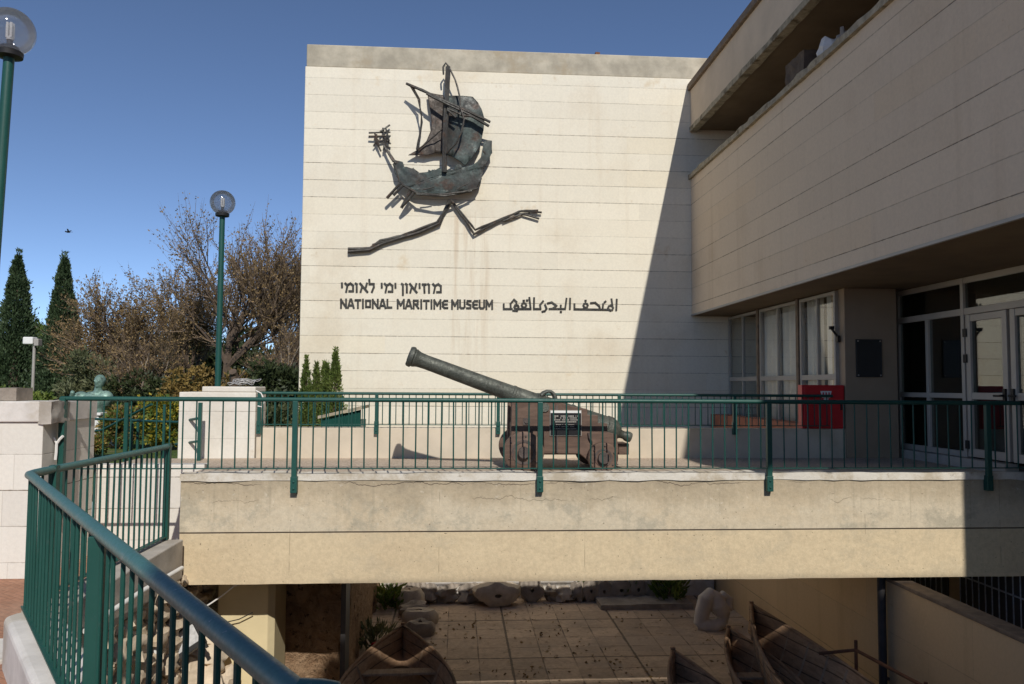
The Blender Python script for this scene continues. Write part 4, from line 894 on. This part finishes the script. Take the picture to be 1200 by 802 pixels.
def bush(name, label, cat, c, size, n, mat, ln, wd, group=None, nl=26, trunk=True, zg=.2, mat2=None, up=.3):
    x, y, z = c; t = thing(name, label, cat, (x, y, zg), group)
    if trunk:
        mb = MB()
        for i in range(5):
            a = i*1.3+R.random(); mb.tube([(x+.05*math.cos(a), y+.05*math.sin(a), zg), (x+size[0]*.2*math.cos(a), y+size[1]*.2*math.sin(a), zg+(z-zg)*.6), (x+size[0]*.45*math.cos(a), y+size[1]*.45*math.sin(a), z+size[2]*.2)], [.05*size[2]+.015, .03*size[2]+.01, .008], 6)
        mb.build('trunk' if cat == 'tree' else 'stems', 'barkd', t, smooth=True)
    C_ = unit(nl)*rng.uniform(.35, .95, (nl, 1))*np.array(size); rr = rng.uniform(.22, .42, nl)
    k = rng.integers(0, nl, n); d = unit(n); P_ = C_[k]+d*(rr[k, None]*rng.uniform(.5, 1.1, (n, 1)))*np.array(size)
    P_ = P_+np.array([x, y, z]); keep = P_[:, 2] > zg-.02; P_ = P_[keep]; d = d[keep]
    D = d+np.array([0, 0, up])+rng.normal(0, .5, P_.shape)
    if mat2 is None: leafobj('crown' if cat == 'tree' else 'foliage', P_, D, ln, wd, mat, t)
    else:
        s_ = rng.random(len(P_)) < .5
        leafobj('foliage', P_[s_], D[s_], ln, wd, mat, t); leafobj('foliage', P_[~s_], D[~s_], ln, wd, mat2, t)
    return t
def B(u, v, Y): p = at(u, v, Y); return p
for (nm, lab, cat, u, vt, Y, hw, n, mat, ln, wd, mat2) in (
    ('green_tree', 'bright green tree standing between the two dark cypresses', 'tree', 52, 372, 42, 2.6, 7000, 'leafg', .30, .16, None),
    ('green_tree', 'bright green tree at the left edge behind the cypress', 'tree', -2, 380, 44, 2.8, 7000, 'leafg', .30, .16, None),
    ('grey_shrub', 'pale olive shrub behind the green bust', 'shrub', 112, 405, 24, 1.25, 6500, 'leafo', .17, .05, None),
    ('green_bush', 'bright green bush behind the coping of the boundary wall', 'bush', 32, 449, 19, .95, 5000, 'leafg', .12, .06, None),
    ('green_bush', 'bright green bush at the far left behind the grey coping block', 'bush', -20, 446, 21, 1.2, 4000, 'leafg', .12, .06, None),
    ('dark_bush', 'dark green bush under the bare tree, left of the lamp post', 'bush', 180, 428, 23, 1.5, 8500, 'leafd', .15, .07, None),
    ('dark_bush', 'dark green bush below the bare branches beside the young cypresses', 'bush', 326, 420, 22, 1.3, 8000, 'leafd', .15, .07, None),
    ('dark_bush', 'dark green bush between the lamp post and the cut trunk', 'bush', 292, 425, 25, 1.3, 7000, 'leafd', .15, .07, 'leafgold'),
    ('dark_tree', 'dark evergreen tree behind the tall bare tree', 'tree', 255, 375, 36, 3.1, 11000, 'leafd', .26, .13, None),
    ('dark_tree', 'dark evergreen tree behind the museum wall corner', 'tree', 345, 392, 34, 2.3, 9000, 'leafd', .26, .13, None),
    ('dark_tree', 'dark evergreen tree behind the spreading bare tree and olive shrub', 'tree', 140, 400, 38, 2.9, 9000, 'leafd', .26, .13, None),
    ('golden_bush', 'golden brown bush behind the pole of the lamp post', 'bush', 228, 428, 21.5, .95, 6500, 'leafgold', .11, .06, None),
    ('yellow_bush', 'yellow green bush left of the white gate pillar', 'bush', 190, 459, 17.2, .62, 5200, 'leafy', .085, .05, 'leafg'),
    ('yellow_bush', 'small yellow green bush between the bust and the larger yellow bush', 'bush', 150, 468, 17.6, .60, 5200, 'leafg', .085, .05, 'leafgold'),
    ('green_bush', 'dark round bush right behind the white pedestal', 'bush', 122, 470, 19.6, .85, 5200, 'leafd', .10, .055, None),
    ('green_bush', 'green bush left of the pedestal behind the landing rail', 'bush', 84, 474, 18.6, .60, 4200, 'leafg', .10, .055, 'leafd'),
    ('russet_hedge', 'low russet hedge in front of the pedestal', 'hedge', 97, 503, 15.4, .62, 4200, 'leafr', .055, .03, 'leafg'),
    ('dark_bush', 'clump of dark undergrowth left of the young cypresses behind the parapet', 'bush', 322, 468, 15.5, .60, 4500, 'leafd', .09, .045, 'leafo')):
    p = B(u, vt, Y); top = p.z; z = .2+(top-.2)*.5; hz = (top-.2)*.5/1.18
    bush(nm, lab, cat, (p.x, Y, z), (hw*.8, hw*.8, hz), n, mat, ln, wd, None, 34, True, .2, mat2)

def baretree(label, x, y, zg, H, lean, spread, seed, leafn, name='bare_tree', stems=4, pale=False):
    rr = random.Random(seed); t = thing(name, label, 'tree', (x, y, zg))
    br, tw, LP, LD = MB(), MB(), [], []
    def grow(p, d, L_, r, dep):
        q = [p]; rs = [r]; n = 4; dd = d.copy()
        for i in range(n):
            dd = (dd+Vector((rr.gauss(0, .13), rr.gauss(0, .13), rr.gauss(.07, .09)))).normalized(); q.append(q[-1]+dd*L_/n); rs.append(r*(1-.42*(i+1)/n))
        (br if dep < 3 else tw).tube(q, rs, 6 if dep < 2 else (4 if dep < 3 else 3), False)
        if dep >= 3:
            for i in range(8):
                a = q[rr.randint(1, n)]; e = (dd+Vector((rr.gauss(0, .45), rr.gauss(0, .45), rr.gauss(.25, .3)))).normalized(); l2 = L_*rr.uniform(.35, .85)
                m1 = a+e*l2*.5+Vector((rr.gauss(0, .03), rr.gauss(0, .03), 0)); b_ = a+e*l2+Vector((0, 0, l2*.12))
                tw.tube([a, m1, b_], [r*.45, r*.33, r*.12], 3, False)
                for _ in range(leafn):
                    s_ = rr.random(); c = a.lerp(b_, s_)
                    LP.append((c.x+rr.gauss(0, .035), c.y+rr.gauss(0, .035), c.z+rr.gauss(0, .035))); LD.append((e.x+rr.gauss(0, .6), e.y+rr.gauss(0, .6), e.z+rr.gauss(0, .6)))
            return
        nc = (4, 5, 5)[dep] if dep else stems
        for i in range(nc):
            k = rr.randint(1, n) if dep else n-rr.randint(0, 1); side = Vector((rr.gauss(0, 1), rr.gauss(0, 1), rr.gauss(0, .35))); side = (side-dd*side.dot(dd)).normalized()
            ang = rr.uniform(.35, .85); e = (dd*math.cos(ang)+side*math.sin(ang)*spread); e.z += .10; e.normalize()
            grow(q[k], e, L_*rr.uniform(.62, .86), rs[k]*rr.uniform(.55, .72), dep+1)
        grow(q[-1], dd, L_*.75, rs[-1]*.85, dep+1)
    grow(Vector((x, y, zg)), Vector(lean).normalized(), H*.30, H*.022, 0)
    br.build('trunk', 'barkp' if pale else 'barkd', t, smooth=True); tw.build('twigs', 'twig', t)
    if LP: leafobj('crown', LP, LD, .075, .045, 'dryleaf', t)
    return t
def bt(label, u, Y, H, lean, spread, seed, leafn, **k):
    p = at(u, 452, Y); baretree(label, p.x, Y, .2, H, lean, spread, seed, leafn, **k)
bt('tallest bare brown tree behind the globe lamp post', 262, 26, 8.8, (-.04, 0, 1), 1.42, 21, 6, stems=8)
bt('spreading bare brown tree left of the lamp post', 184, 27, 6.3, (-.12, 0, 1), 1.25, 33, 6, stems=7)
bt('bare brown tree leaning right against the museum wall corner', 312, 27.5, 7.6, (.16, 0, 1), 1.1, 57, 6, stems=6)
bt('bare brown tree in the gap between the two largest bare trees', 218, 29, 6.3, (.03, 0, 1), 1.2, 91, 6, stems=6)
bt('low bare brown tree beside the right cypress', 146, 31, 5.0, (.05, 0, 1), 1.1, 104, 4, stems=5)
bt('small bare tree with pale limbs in front of the dark bushes', 300, 23.5, 4.6, (.35, 0, 1), 1.3, 71, 1, stems=4, pale=True, name='pale_tree')
bt('low fallen looking tree with pale crooked limbs left of the lamp post', 196, 23.0, 3.6, (-.8, 0, .7), 1.3, 88, 1, stems=4, pale=True, name='pale_tree')
p = at(274, 437, 14.5); tag(MB().tube([(p.x, 14.5, .2), (p.x+.01, 14.5, p.z-.05), (p.x, 14.42, p.z+.02)], [.09, .075, .07], 12).tube([(p.x+.01, 14.44, p.z-.2), (p.x+.22, 14.4, p.z+.02)], [.03, .012], 6).build('cut_trunk', 'barkd', smooth=True), 'sawn off trunk stump standing behind the white gate pillar', 'tree stump')

# ================================================================== COURTYARD: STONES, BOATS
def rock(label, u, v, w_, h, d, seed, mat='stone', hole=False, cat='stone', group='old stones along the courtyard edge', Y=None, up=True):
    p = atZ(u, v, ZC); x, y = p.x, p.y
    if Y is None and y > 14.0: Y = 14.12
    if Y: x = x*Y/y; y = Y
    if hole and not up:      # flat ring lying on the floor
        mb = MB(); n = 26
        prof = [(.16, h*.2), (.2, h), (.75, h*1.0), (.98, h*.7), (1.0, h*.3), (.95, 0), (.16, 0)]; vs = []
        for j in range(n):
            a = 2*math.pi*j/n
            for r_, z in prof:
                k = 1+.16*mnoise.noise(Vector((math.cos(a)*1.5+seed, math.sin(a)*1.5, r_))); vs.append((x+math.cos(a)*w_*.5*r_*k, y+math.sin(a)*d*.5*r_*k, ZC+z*(1+.2*mnoise.noise(Vector((a, seed, 1))))))
        q = len(prof); mb.add(vs, [(j*q+i, j*q+(i+1)%q, ((j+1)%n)*q+(i+1)%q, ((j+1)%n)*q+i) for j in range(n) for i in range(q)])
    elif hole:
        mb = MB(); n = 26; prof = [(.15, .5), (.55, .5), (.9, .38), (1, 0), (.9, -.38), (.55, -.5), (.15, -.5)]; vs = []
        for j in range(n):
            a = 2*math.pi*j/n
            for r_, t_ in prof:
                k = 1+.26*mnoise.noise(Vector((math.cos(a)*1.3+seed*2.1, math.sin(a)*1.3, 0)))+.14*mnoise.noise(Vector((math.cos(a)*3.3+seed, math.sin(a)*3.3, t_*3))) if r_ > .2 else 1
                vs.append((x+math.cos(a)*w_*.5*r_*k, y+t_*d, ZC+h*.44+math.sin(a)*h*.5*r_*k))
        q = len(prof); mb.add(vs, [(j*q+i, j*q+(i+1)%q, ((j+1)%n)*q+(i+1)%q, ((j+1)%n)*q+i) for j in range(n) for i in range(q)])
    else:
        mb = MB().ball((x, y, ZC+h*.36), .5, 16, (w_, d, h*.84), .48, seed)
    o = mb.build('anchor_stone' if hole else 'field_stone', mat, smooth=True); return tag(o, label, cat, group)
for a in (
    ('small grey stone at the left end of the row by the courtyard wall', 460, 697, .36, .42, .3, 1, 'stone', False),
    ('tall brownish stone second from the left of the far row', 477, 698, .5, .55, .32, 2, 'stone', False),
    ('grey oval stone third from the left of the far row', 501, 700, .36, .42, .3, 3, 'stone', False),
    ('brownish block fourth from the left of the far row', 523, 699, .42, .40, .3, 4, 'stone', False),
    ('wide dark stone left of the big pale stone in the far row', 555, 698, .52, .36, .3, 5, 'stone', False),
    ('big pale weathered stone with a small hole, largest of the far row', 583, 709, .80, .46, .42, 6, 'palestone', True),
    ('round stone with a hole right of the big pale stone', 623, 699, .46, .50, .25, 7, 'stone', True),
    ('small greenish stone right of the round holed stone', 646, 697, .26, .36, .22, 8, 'stone', False),
    ('pinkish stone in the middle of the far row', 661, 695, .34, .28, .3, 9, 'palestone', False),
    ('narrow upright grey stone right of the pinkish stone', 677, 697, .26, .42, .24, 10, 'stone', False),
    ('grey stone with a tiny hole, first of the five at the right', 692, 697, .30, .42, .22, 11, 'stone', True),
    ('dark holed stone, second of the five at the right', 707, 698, .32, .40, .22, 12, 'stone', True),
    ('wide holed stone, third of the five at the right', 727, 697, .46, .44, .22, 13, 'stone', True),
    ('holed stone, fourth of the five at the right', 747, 696, .34, .46, .22, 14, 'stone', True),
    ('holed stone, last of the five at the right', 764, 695, .34, .46, .22, 15, 'stone', True)): rock(*a)
for a in (('pale stone lying with a dark hollow, farthest beside the boat', 479, 712, .52, .30, .40, 21, 'palestone', True),
          ('dark flat stone lying between two pale stones beside the boat', 486, 721, .55, .26, .40, 22, 'stone', False),
          ('long pale stone with a hollow lying beside the bow of the boat', 491, 731, .62, .22, .36, 23, 'palestone', True),
          ('grey holed stone lying nearest to the bow of the boat', 492, 744, .45, .20, .34, 24, 'stone', True)): rock(*a, group='stones lying beside the left boat', up=False)
tag(MB().box(-1.3, 4.72, 14.38, 14.62, ZC-.1, -1.72).build('planter_wall', 'kerb', bevel=.015), 'low whitish wall behind the row of old stones in the courtyard', 'wall')
p = atZ(757, 709, ZC); tag(rough_mb(p.x-.85, p.x+.75, p.y-.30, p.y+.35, ZC-.02, ZC+.09, .12, .05, 12, 3).build('stone_slab', 'stone', smooth=True), 'broad flat stone slab lying before the holed stones at the right', 'stone slab')
p = atZ(788, 700, ZC); tag(rough_mb(p.x-.10, p.x+.10, p.y-.10, p.y+.12, ZC, ZC+.72, .1, .02, 13, 3).build('stone_post', 'palestone'), 'upright pale stone post left of the bent stone sculpture', 'stone post')
# bent stone sculpture
p = atZ(833, 737, ZC); X0, Y0 = p.x, p.y
mb = MB(); f_ = lambda u, v, dy=0: (lambda q: (q.x, q.y, q.z))(at(u, v, Y0+dy))
mb.tube([f_(820, 733), f_(823, 718), f_(827, 702), f_(832, 697, .05), f_(838, 701, .05), f_(843, 711), f_(848, 719), f_(852, 723, -.05)], [.10, .12, .12, .115, .125, .13, .12, .08], 16)
mb.tube([f_(818, 732), f_(826, 734, -.04), f_(837, 735, -.04), f_(846, 729), f_(849, 719)], [.09, .11, .115, .10, .08], 16)
mb.tube([f_(840, 706, .15), f_(848, 698, .2), f_(853, 703, .2), f_(854, 716, .15)], [.07, .085, .09, .07], 14)
mb.ball(f_(833, 734), .12, 12, (1.6, 1, .6))
o = mb.build('bent_figure', 'marble'); rm = o.modifiers.new('remesh', 'REMESH'); rm.mode = 'VOXEL'; rm.voxel_size = .02; rm.use_smooth_shade = True
tag(o, 'pale stone sculpture of bent rounded limbs standing beside the old boats', 'sculpture')

def boat(name, label, bow, heading, length, hw, depth, sheer=.25, thwarts=(.3, .55), ribs=9, fore=None, lean=0, taper=.42):
    """bow: world point of the top of the stem; heading: unit vector from bow to stern"""
    t = thing(name, label, 'boat', (bow.x, bow.y, ZC), 'old wooden boats in the courtyard')
    d = Vector((heading[0], heading[1], 0)).normalized(); r = Vector((-d.y, d.x, 0)); N = 34; K = 13
    def sec(s):
        u = min(s/taper, 1); b = hw*max(.012, (1-(1-u)**2.1)); e = max(0, (s-.72)/.28); b *= 1-.35*e*e
        top = -sheer*(1-(1-min(s/.55, 1))**2)+sheer*.4*e*e; dp = depth*(.55+.45*min(s/.3, 1))
        return b, top, dp
    vs = []
    for i in range(N+1):
        s = i/N; b, top, dp = sec(s)
        for j in range(K):
            a = -1+2*j/(K-1); c_ = abs(a); x = math.copysign(b*(c_**.62), a); z = top-dp*(1-c_**2.1)
            q = bow+d*(s*length+.10*(1-c_)*max(0, 1-s/.12)*0)+r*(x+lean*(z-top))+Vector((0, 0, z)); vs.append(q)
    fs = [(i*K+j, i*K+j+1, (i+1)*K+j+1, (i+1)*K+j) for i in range(N) for j in range(K-1)]
    fs.append(tuple(N*K+j for j in range(K)))
    mb = MB(); mb.add(vs, fs); h = mb.build('hull', 'boat', t, smooth=True); sd = h.modifiers.new('thick', 'SOLIDIFY'); sd.thickness = .028; sd.offset = -1
    g = MB()
    for sg in (0, K-1): MB_ = MB().tube([vs[i*K+sg]+Vector((0, 0, .012)) for i in range(N+1)], .022, 8).build('gunwale', 'boat', t, smooth=True)
    MB().bar(bow+Vector((0, 0, .05))-d*.015, bow+Vector((0, 0, -depth*.55))-d*.005, .05, .05, up=tuple(d)).build('stem_post', 'boat', t, bevel=.006)
    for i in range(1, ribs):
        s = i/ribs*.95; b, top, dp = sec(s); q = []
        for j in range(K):
            a = -1+2*j/(K-1); c_ = abs(a); q.append(bow+d*(s*length)+r*(math.copysign(b*(c_**.62)*.965, a)+lean*(-dp*(1-c_**2.1)))+Vector((0, 0, top-dp*(1-c_**2.1)*.955)))
        MB().tube(q, .024, 6).build('rib', 'boatin', t, smooth=True)
    for s in thwarts:
        b, top, dp = sec(s); z = top-dp*.30; c = bow+d*(s*length)+Vector((0, 0, z)); wd = b*.93
        MB().bar(c-r*wd, c+r*wd, .16, .026).build('thwart', 'boatin', t, bevel=.004)
    zb = bow.z-sheer-depth*.97; 
    for s in (.3, .75):
        c = bow+d*(s*length); MB().box(c.x-hw*.6, c.x+hw*.6, c.y-.08, c.y+.08, ZC, max(ZC+.04, zb-.01)).build('cradle', 'boatin', t)
    return t
b0 = atZ(472, 735, -1.42); boat('rowing_boat', 'grey brown rowing boat with a thwart below the left end of the footbridge', b0, (.03, -1), 3.6, .62, .50, .16, (.24, .5), 7, taper=.5)
b1 = atZ(881, 710, -1.12); e1 = Vector((3.72, 6.2)); boat('dugout_canoe', 'long brown canoe with ribbed inside leaning by the courtyard wall', b1, (-.015, -1), 5.0, .46, .62, .22, (.9,), 14, taper=.5, lean=.10)
b2 = atZ(854, 738, -1.38); boat('narrow_boat', 'narrow dark boat with one thwart left of the long canoe', b2, (-.02, -1), 4.0, .33, .48, .18, (.22, .55), 8, taper=.35)
b3 = atZ(789, 764, -1.46); boat('small_boat', 'small dark boat with an upright stem post in the middle of the courtyard', b3, (.03, -1), 3.0, .30, .46, .15, (.18, .5), 6, taper=.4)
# plants by the rock face
def tuft(name, label, u, v, n, h, mat, flower=None, spread=.25):
    p = atZ(u, v, ZC); t = thing(name, label, 'plant', (p.x, p.y, ZC)); P_ = []; D_ = []
    a = rng.uniform(0, 2*math.pi, n); r_ = rng.uniform(0, spread, n); z = rng.uniform(.0, h, n)
    P_ = np.stack([p.x+np.cos(a)*r_, p.y+np.sin(a)*r_*1.3, ZC+z], 1); D_ = np.stack([np.cos(a)*.6, np.sin(a)*.6, np.full(n, .8)], 1)+rng.normal(0, .35, (n, 3))
    leafobj('foliage', P_, D_, h*.45, h*.14, mat, t)
    st = MB()
    for i in range(6): st.tube([(p.x+R.uniform(-.06, .06), p.y, ZC), (p.x+R.uniform(-.2, .2)*spread*4, p.y+R.uniform(-.2, .2), ZC+h*.9)], .006, 5)
    st.build('stems', 'twig', t)
    if flower: q = at(*flower, p.y-.15); MB().ball(q, .05, 8, (1, 1, .8), .3, 3).build('flower', 'red', t)
tuft('green_plant', 'green plant growing at the foot of the rock face by the far stones', 455, 714, 180, .34, 'leafg')
tuft('green_plant', 'leafy plant with a single red flower beside the left boat', 440, 764, 200, .32, 'leafo', (439, 756), .3)
tuft('spiky_plant', 'spiky green plant beside the upright stone post at the right', 786, 707, 160, .5, 'leafg')
tuft('spiky_plant', 'small green weed between the holed stones of the far row', 683, 700, 90, .3, 'leafg', None, .15)
tuft('green_plant', 'green weed left of the broad flat slab', 733, 702, 90, .25, 'leafg', None, .2)

# ================================================================== SMALL THINGS
# pipe and cables along the ramp kerb
pp = [atX(u, v, -2.66) for u, v in ((100, 740), (130, 717), (165, 694), (196, 676), (213, 666))]
tag(MB().tube(pp, .022, 10).build('white_pipe', 'white', smooth=True), 'white plastic pipe running along the pit side of the ramp kerb', 'pipe')
pp = [at(u, v, 8.55) for u, v in ((232, 716), (246, 708), (262, 697), (274, 687), (282, 684.5))]
tag(MB().tube(pp, .008, 6).build('white_cable', 'white', smooth=True), 'thin white cable sagging from under the left end of the bridge', 'cable')
pp = [at(u, v, 8.78) for u, v in ((240, 733), (262, 730), (280, 726), (296, 718))]
tag(MB().tube(pp, .006, 6).build('black_cable', 'black', smooth=True), 'thin black cable running across the cream bridge pier', 'cable')
# tilted panels, white pipes and boulders in the corner of the pit
tp = thing('tilted_panels', 'tilted frame with grey panels and black cross bars leaning on the rubble', 'panel', tuple(at(205, 735, 8.2)))
A_, B_ = at(186, 690, 8.25), at(226, 770, 8.0); dv = (B_-A_); L_ = dv.length; dv.normalize(); rv = dv.cross(Vector((0, -1, .25)).normalized()).normalized(); nv = rv.cross(dv)
for i in range(3):
    c = A_+dv*L_*(.16+.30*i); MB().bar(c-dv*L_*.115, c+dv*L_*.115, .27, .03, up=tuple(nv)).build('grey_panel', 'wire', tp, bevel=.004)
for i in range(4):
    c = A_+dv*L_*(.01+.30*i); MB().bar(c-rv*.17, c+rv*.17, .05, .06, up=tuple(nv)).build('cross_bar', 'black', tp, bevel=.004)
for s_ in (-1, 1): MB().bar(A_+rv*.15*s_, B_+rv*.15*s_, .025, .05, up=tuple(nv)).build('side_bar', 'black', tp)
for i, (u, v, lab) in enumerate(((152, 752, 'left one of the white pipe ends standing in the rubble'), (170, 752, 'middle one of the white pipe ends standing in the rubble'), (181, 752, 'right one of the white pipe ends standing in the rubble'))):
    p = at(u, v, 7.6); tag(MB().tube([(p.x, p.y, p.z-.3), (p.x, p.y, p.z+.10)], .05, 14).build('pipe_end', 'white', smooth=True), lab, 'pipe', 'white pipe ends in the rubble')
for i, (u, v, Y, s_, lab) in enumerate(((232, 742, 8.5, .16, 'tan boulder beside the tilted panels'), (246, 770, 8.45, .20, 'large tan boulder before the cream bridge pier'), (218, 788, 8.3, .2, 'tan boulder below the tilted panels'), (262, 798, 8.5, .17, 'tan boulder at the foot of the cream bridge pier'), (222, 697, 8.75, .13, 'reddish boulder under the left end of the bridge'), (240, 800, 8.25, .19, 'tan boulder lowest in the corner of the pit'), (238, 720, 8.7, .11, 'small tan boulder wedged under the bridge end'))):
    p = at(u, v, Y); tag(MB().ball(p, s_, 12, (1, 1, .85), .5, 60+i).build('boulder', 'rubble', smooth=True), lab, 'boulder', 'boulders in the corner of the pit')
# marble slab on the path
p = [atZ(u, v, ZP+.03) for u, v in ((-30, 748), (24, 748), (25, 760), (4, 773), (-30, 780))]
tag(MB().prism([q[:] for q in p], (0, 0, -.034)).build('path_slab', 'kerb', bevel=.008), 'loose white stone slab lying on the brick path beside the kerb', 'stone slab')
# wire coil on the pillar, knotted string on the post
mb = MB(); rw_ = random.Random(9); c = at(286, 461, 10.5)
for i in range(5):
    ph = rw_.random()*6; a_, b_ = rw_.uniform(.12, .24), rw_.uniform(.10, .2); q = []
    for j in range(26):
        a = 2*math.pi*j/25; q.append((c.x+.02*i-.05+a_*math.cos(a+ph), 10.52+b_*math.sin(a+ph), 1.585+.012*i+.035*abs(math.sin(a*1.5+i))))
    mb.tube(q, .0042, 5, False)
ob = mb.build('wire_coil', 'wire', smooth=True); tag(ob, 'tangled coil of grey wire lying on top of the white gate pillar', 'wire')
mb = MB(); q = [at(u, v, 10.25) for u, v in ((300, 458), (306, 461), (310, 470), (307, 477), (302, 476))]; mb.tube(q, .008, 6)
tag(mb.build('hanging_wire', 'white', smooth=True), 'white wire end hanging from the left end of the back railing', 'wire')
mb = MB(); q = [at(u, v, 8.20) for u, v in ((74, 511), (70, 515), (66.5, 520), (66, 530), (65, 539))]; mb.tube(q, .014, 6); q = [at(u, v, 8.20) for u, v in ((63, 513), (66.5, 520))]; mb.tube(q, .011, 6)
tag(mb.build('knotted_string', 'white', smooth=True), 'white string knotted round the left end post of the front railing', 'string')
# awning roof of the shed below the museum wall
sh = thing('garden_shed', 'low green metal shed with a sloping grey roof beside the young cypresses', 'shed', (-1.9, 12.6, .2))
a, b = at(376, 489, 12.4), at(423, 478, 12.4)
vs = []; n = 34
mb = MB()
for i in range(n+1):
    t = i/n; x = a.x+(b.x-a.x)*t; vs += [(x, 12.42+.012*(i % 2), .2), (x, 12.42+.012*(i % 2), a.z-.03+(b.z-a.z)*t)]
mb.add(vs, [(2*i, 2*i+2, 2*i+3, 2*i+1) for i in range(n)]); o = mb.build('corrugated_side', 'green', sh); sd = o.modifiers.new('thick', 'SOLIDIFY'); sd.thickness = .01
MB().prism([(a.x-.04, 12.36, a.z-.025), (b.x+.03, 12.36, b.z-.02), (b.x+.03, 12.36, b.z+.03), (a.x-.04, 12.36, a.z+.02)], (0, 1.0, 0)).build('roof', 'ledge', sh)
MB().box(a.x+.02, b.x-.01, 12.46, 13.2, .2, a.z-.06).build('shed_wall', 'green', sh)
# bird in the sky
c = at(80, 272, 60); bd = tag(MB().ball(c, .10, 10, (1.7, .8, .7)).build('bird', 'black', smooth=True), 'small dark bird flying above the trees', 'bird')
MB().ball(c+Vector((-.19, 0, .03)), .055, 8).build('head', 'black', bd, smooth=True)
for s_ in (-1, 1): MB().prism([(c.x-.06, c.y, c.z+.02), (c.x+.08, c.y, c.z+.02), (c.x+.12, c.y+.28*s_, c.z+.16), (c.x+.03, c.y+.30*s_, c.z+.17)], (0, 0, .012)).build('wing', 'black', bd)
MB().prism([(c.x+.14, c.y-.03, c.z), (c.x+.30, c.y-.06, c.z-.01), (c.x+.30, c.y+.06, c.z-.01), (c.x+.14, c.y+.03, c.z)], (0, 0, .012)).build('tail', 'black', bd)

# dry leaves and crumbs of mortar scattered over the courtyard paving
n_ = 420; P_ = np.stack([rng.uniform(-1.3, 4.6, n_), rng.uniform(7.5, 14.2, n_), np.full(n_, ZC+.012)], 1)
cl = rng.integers(0, 26, n_); cen = np.stack([rng.uniform(-1.2, 4.5, 26), rng.uniform(9.5, 14.0, 26)], 1); P_[:, :2] = np.where(rng.random((n_, 1)) < .6, cen[cl]+rng.normal(0, .22, (n_, 2)), P_[:, :2]); P_ = P_[(P_[:, 0] > -1.3) & (P_[:, 0] < 4.6) & (P_[:, 1] < 14.3)]
D_ = rng.normal(0, 1, P_.shape); D_[:, 2] = .12
v_, f_2 = leaves(P_, D_, .055, .035); mb = MB(); mb.v = v_.tolist(); mb.f = f_2.tolist(); lo = mb.build('fallen_leaves', 'dryleaf'); tag(lo, 'dry leaves scattered over the courtyard paving', 'leaves', None, 'stuff')
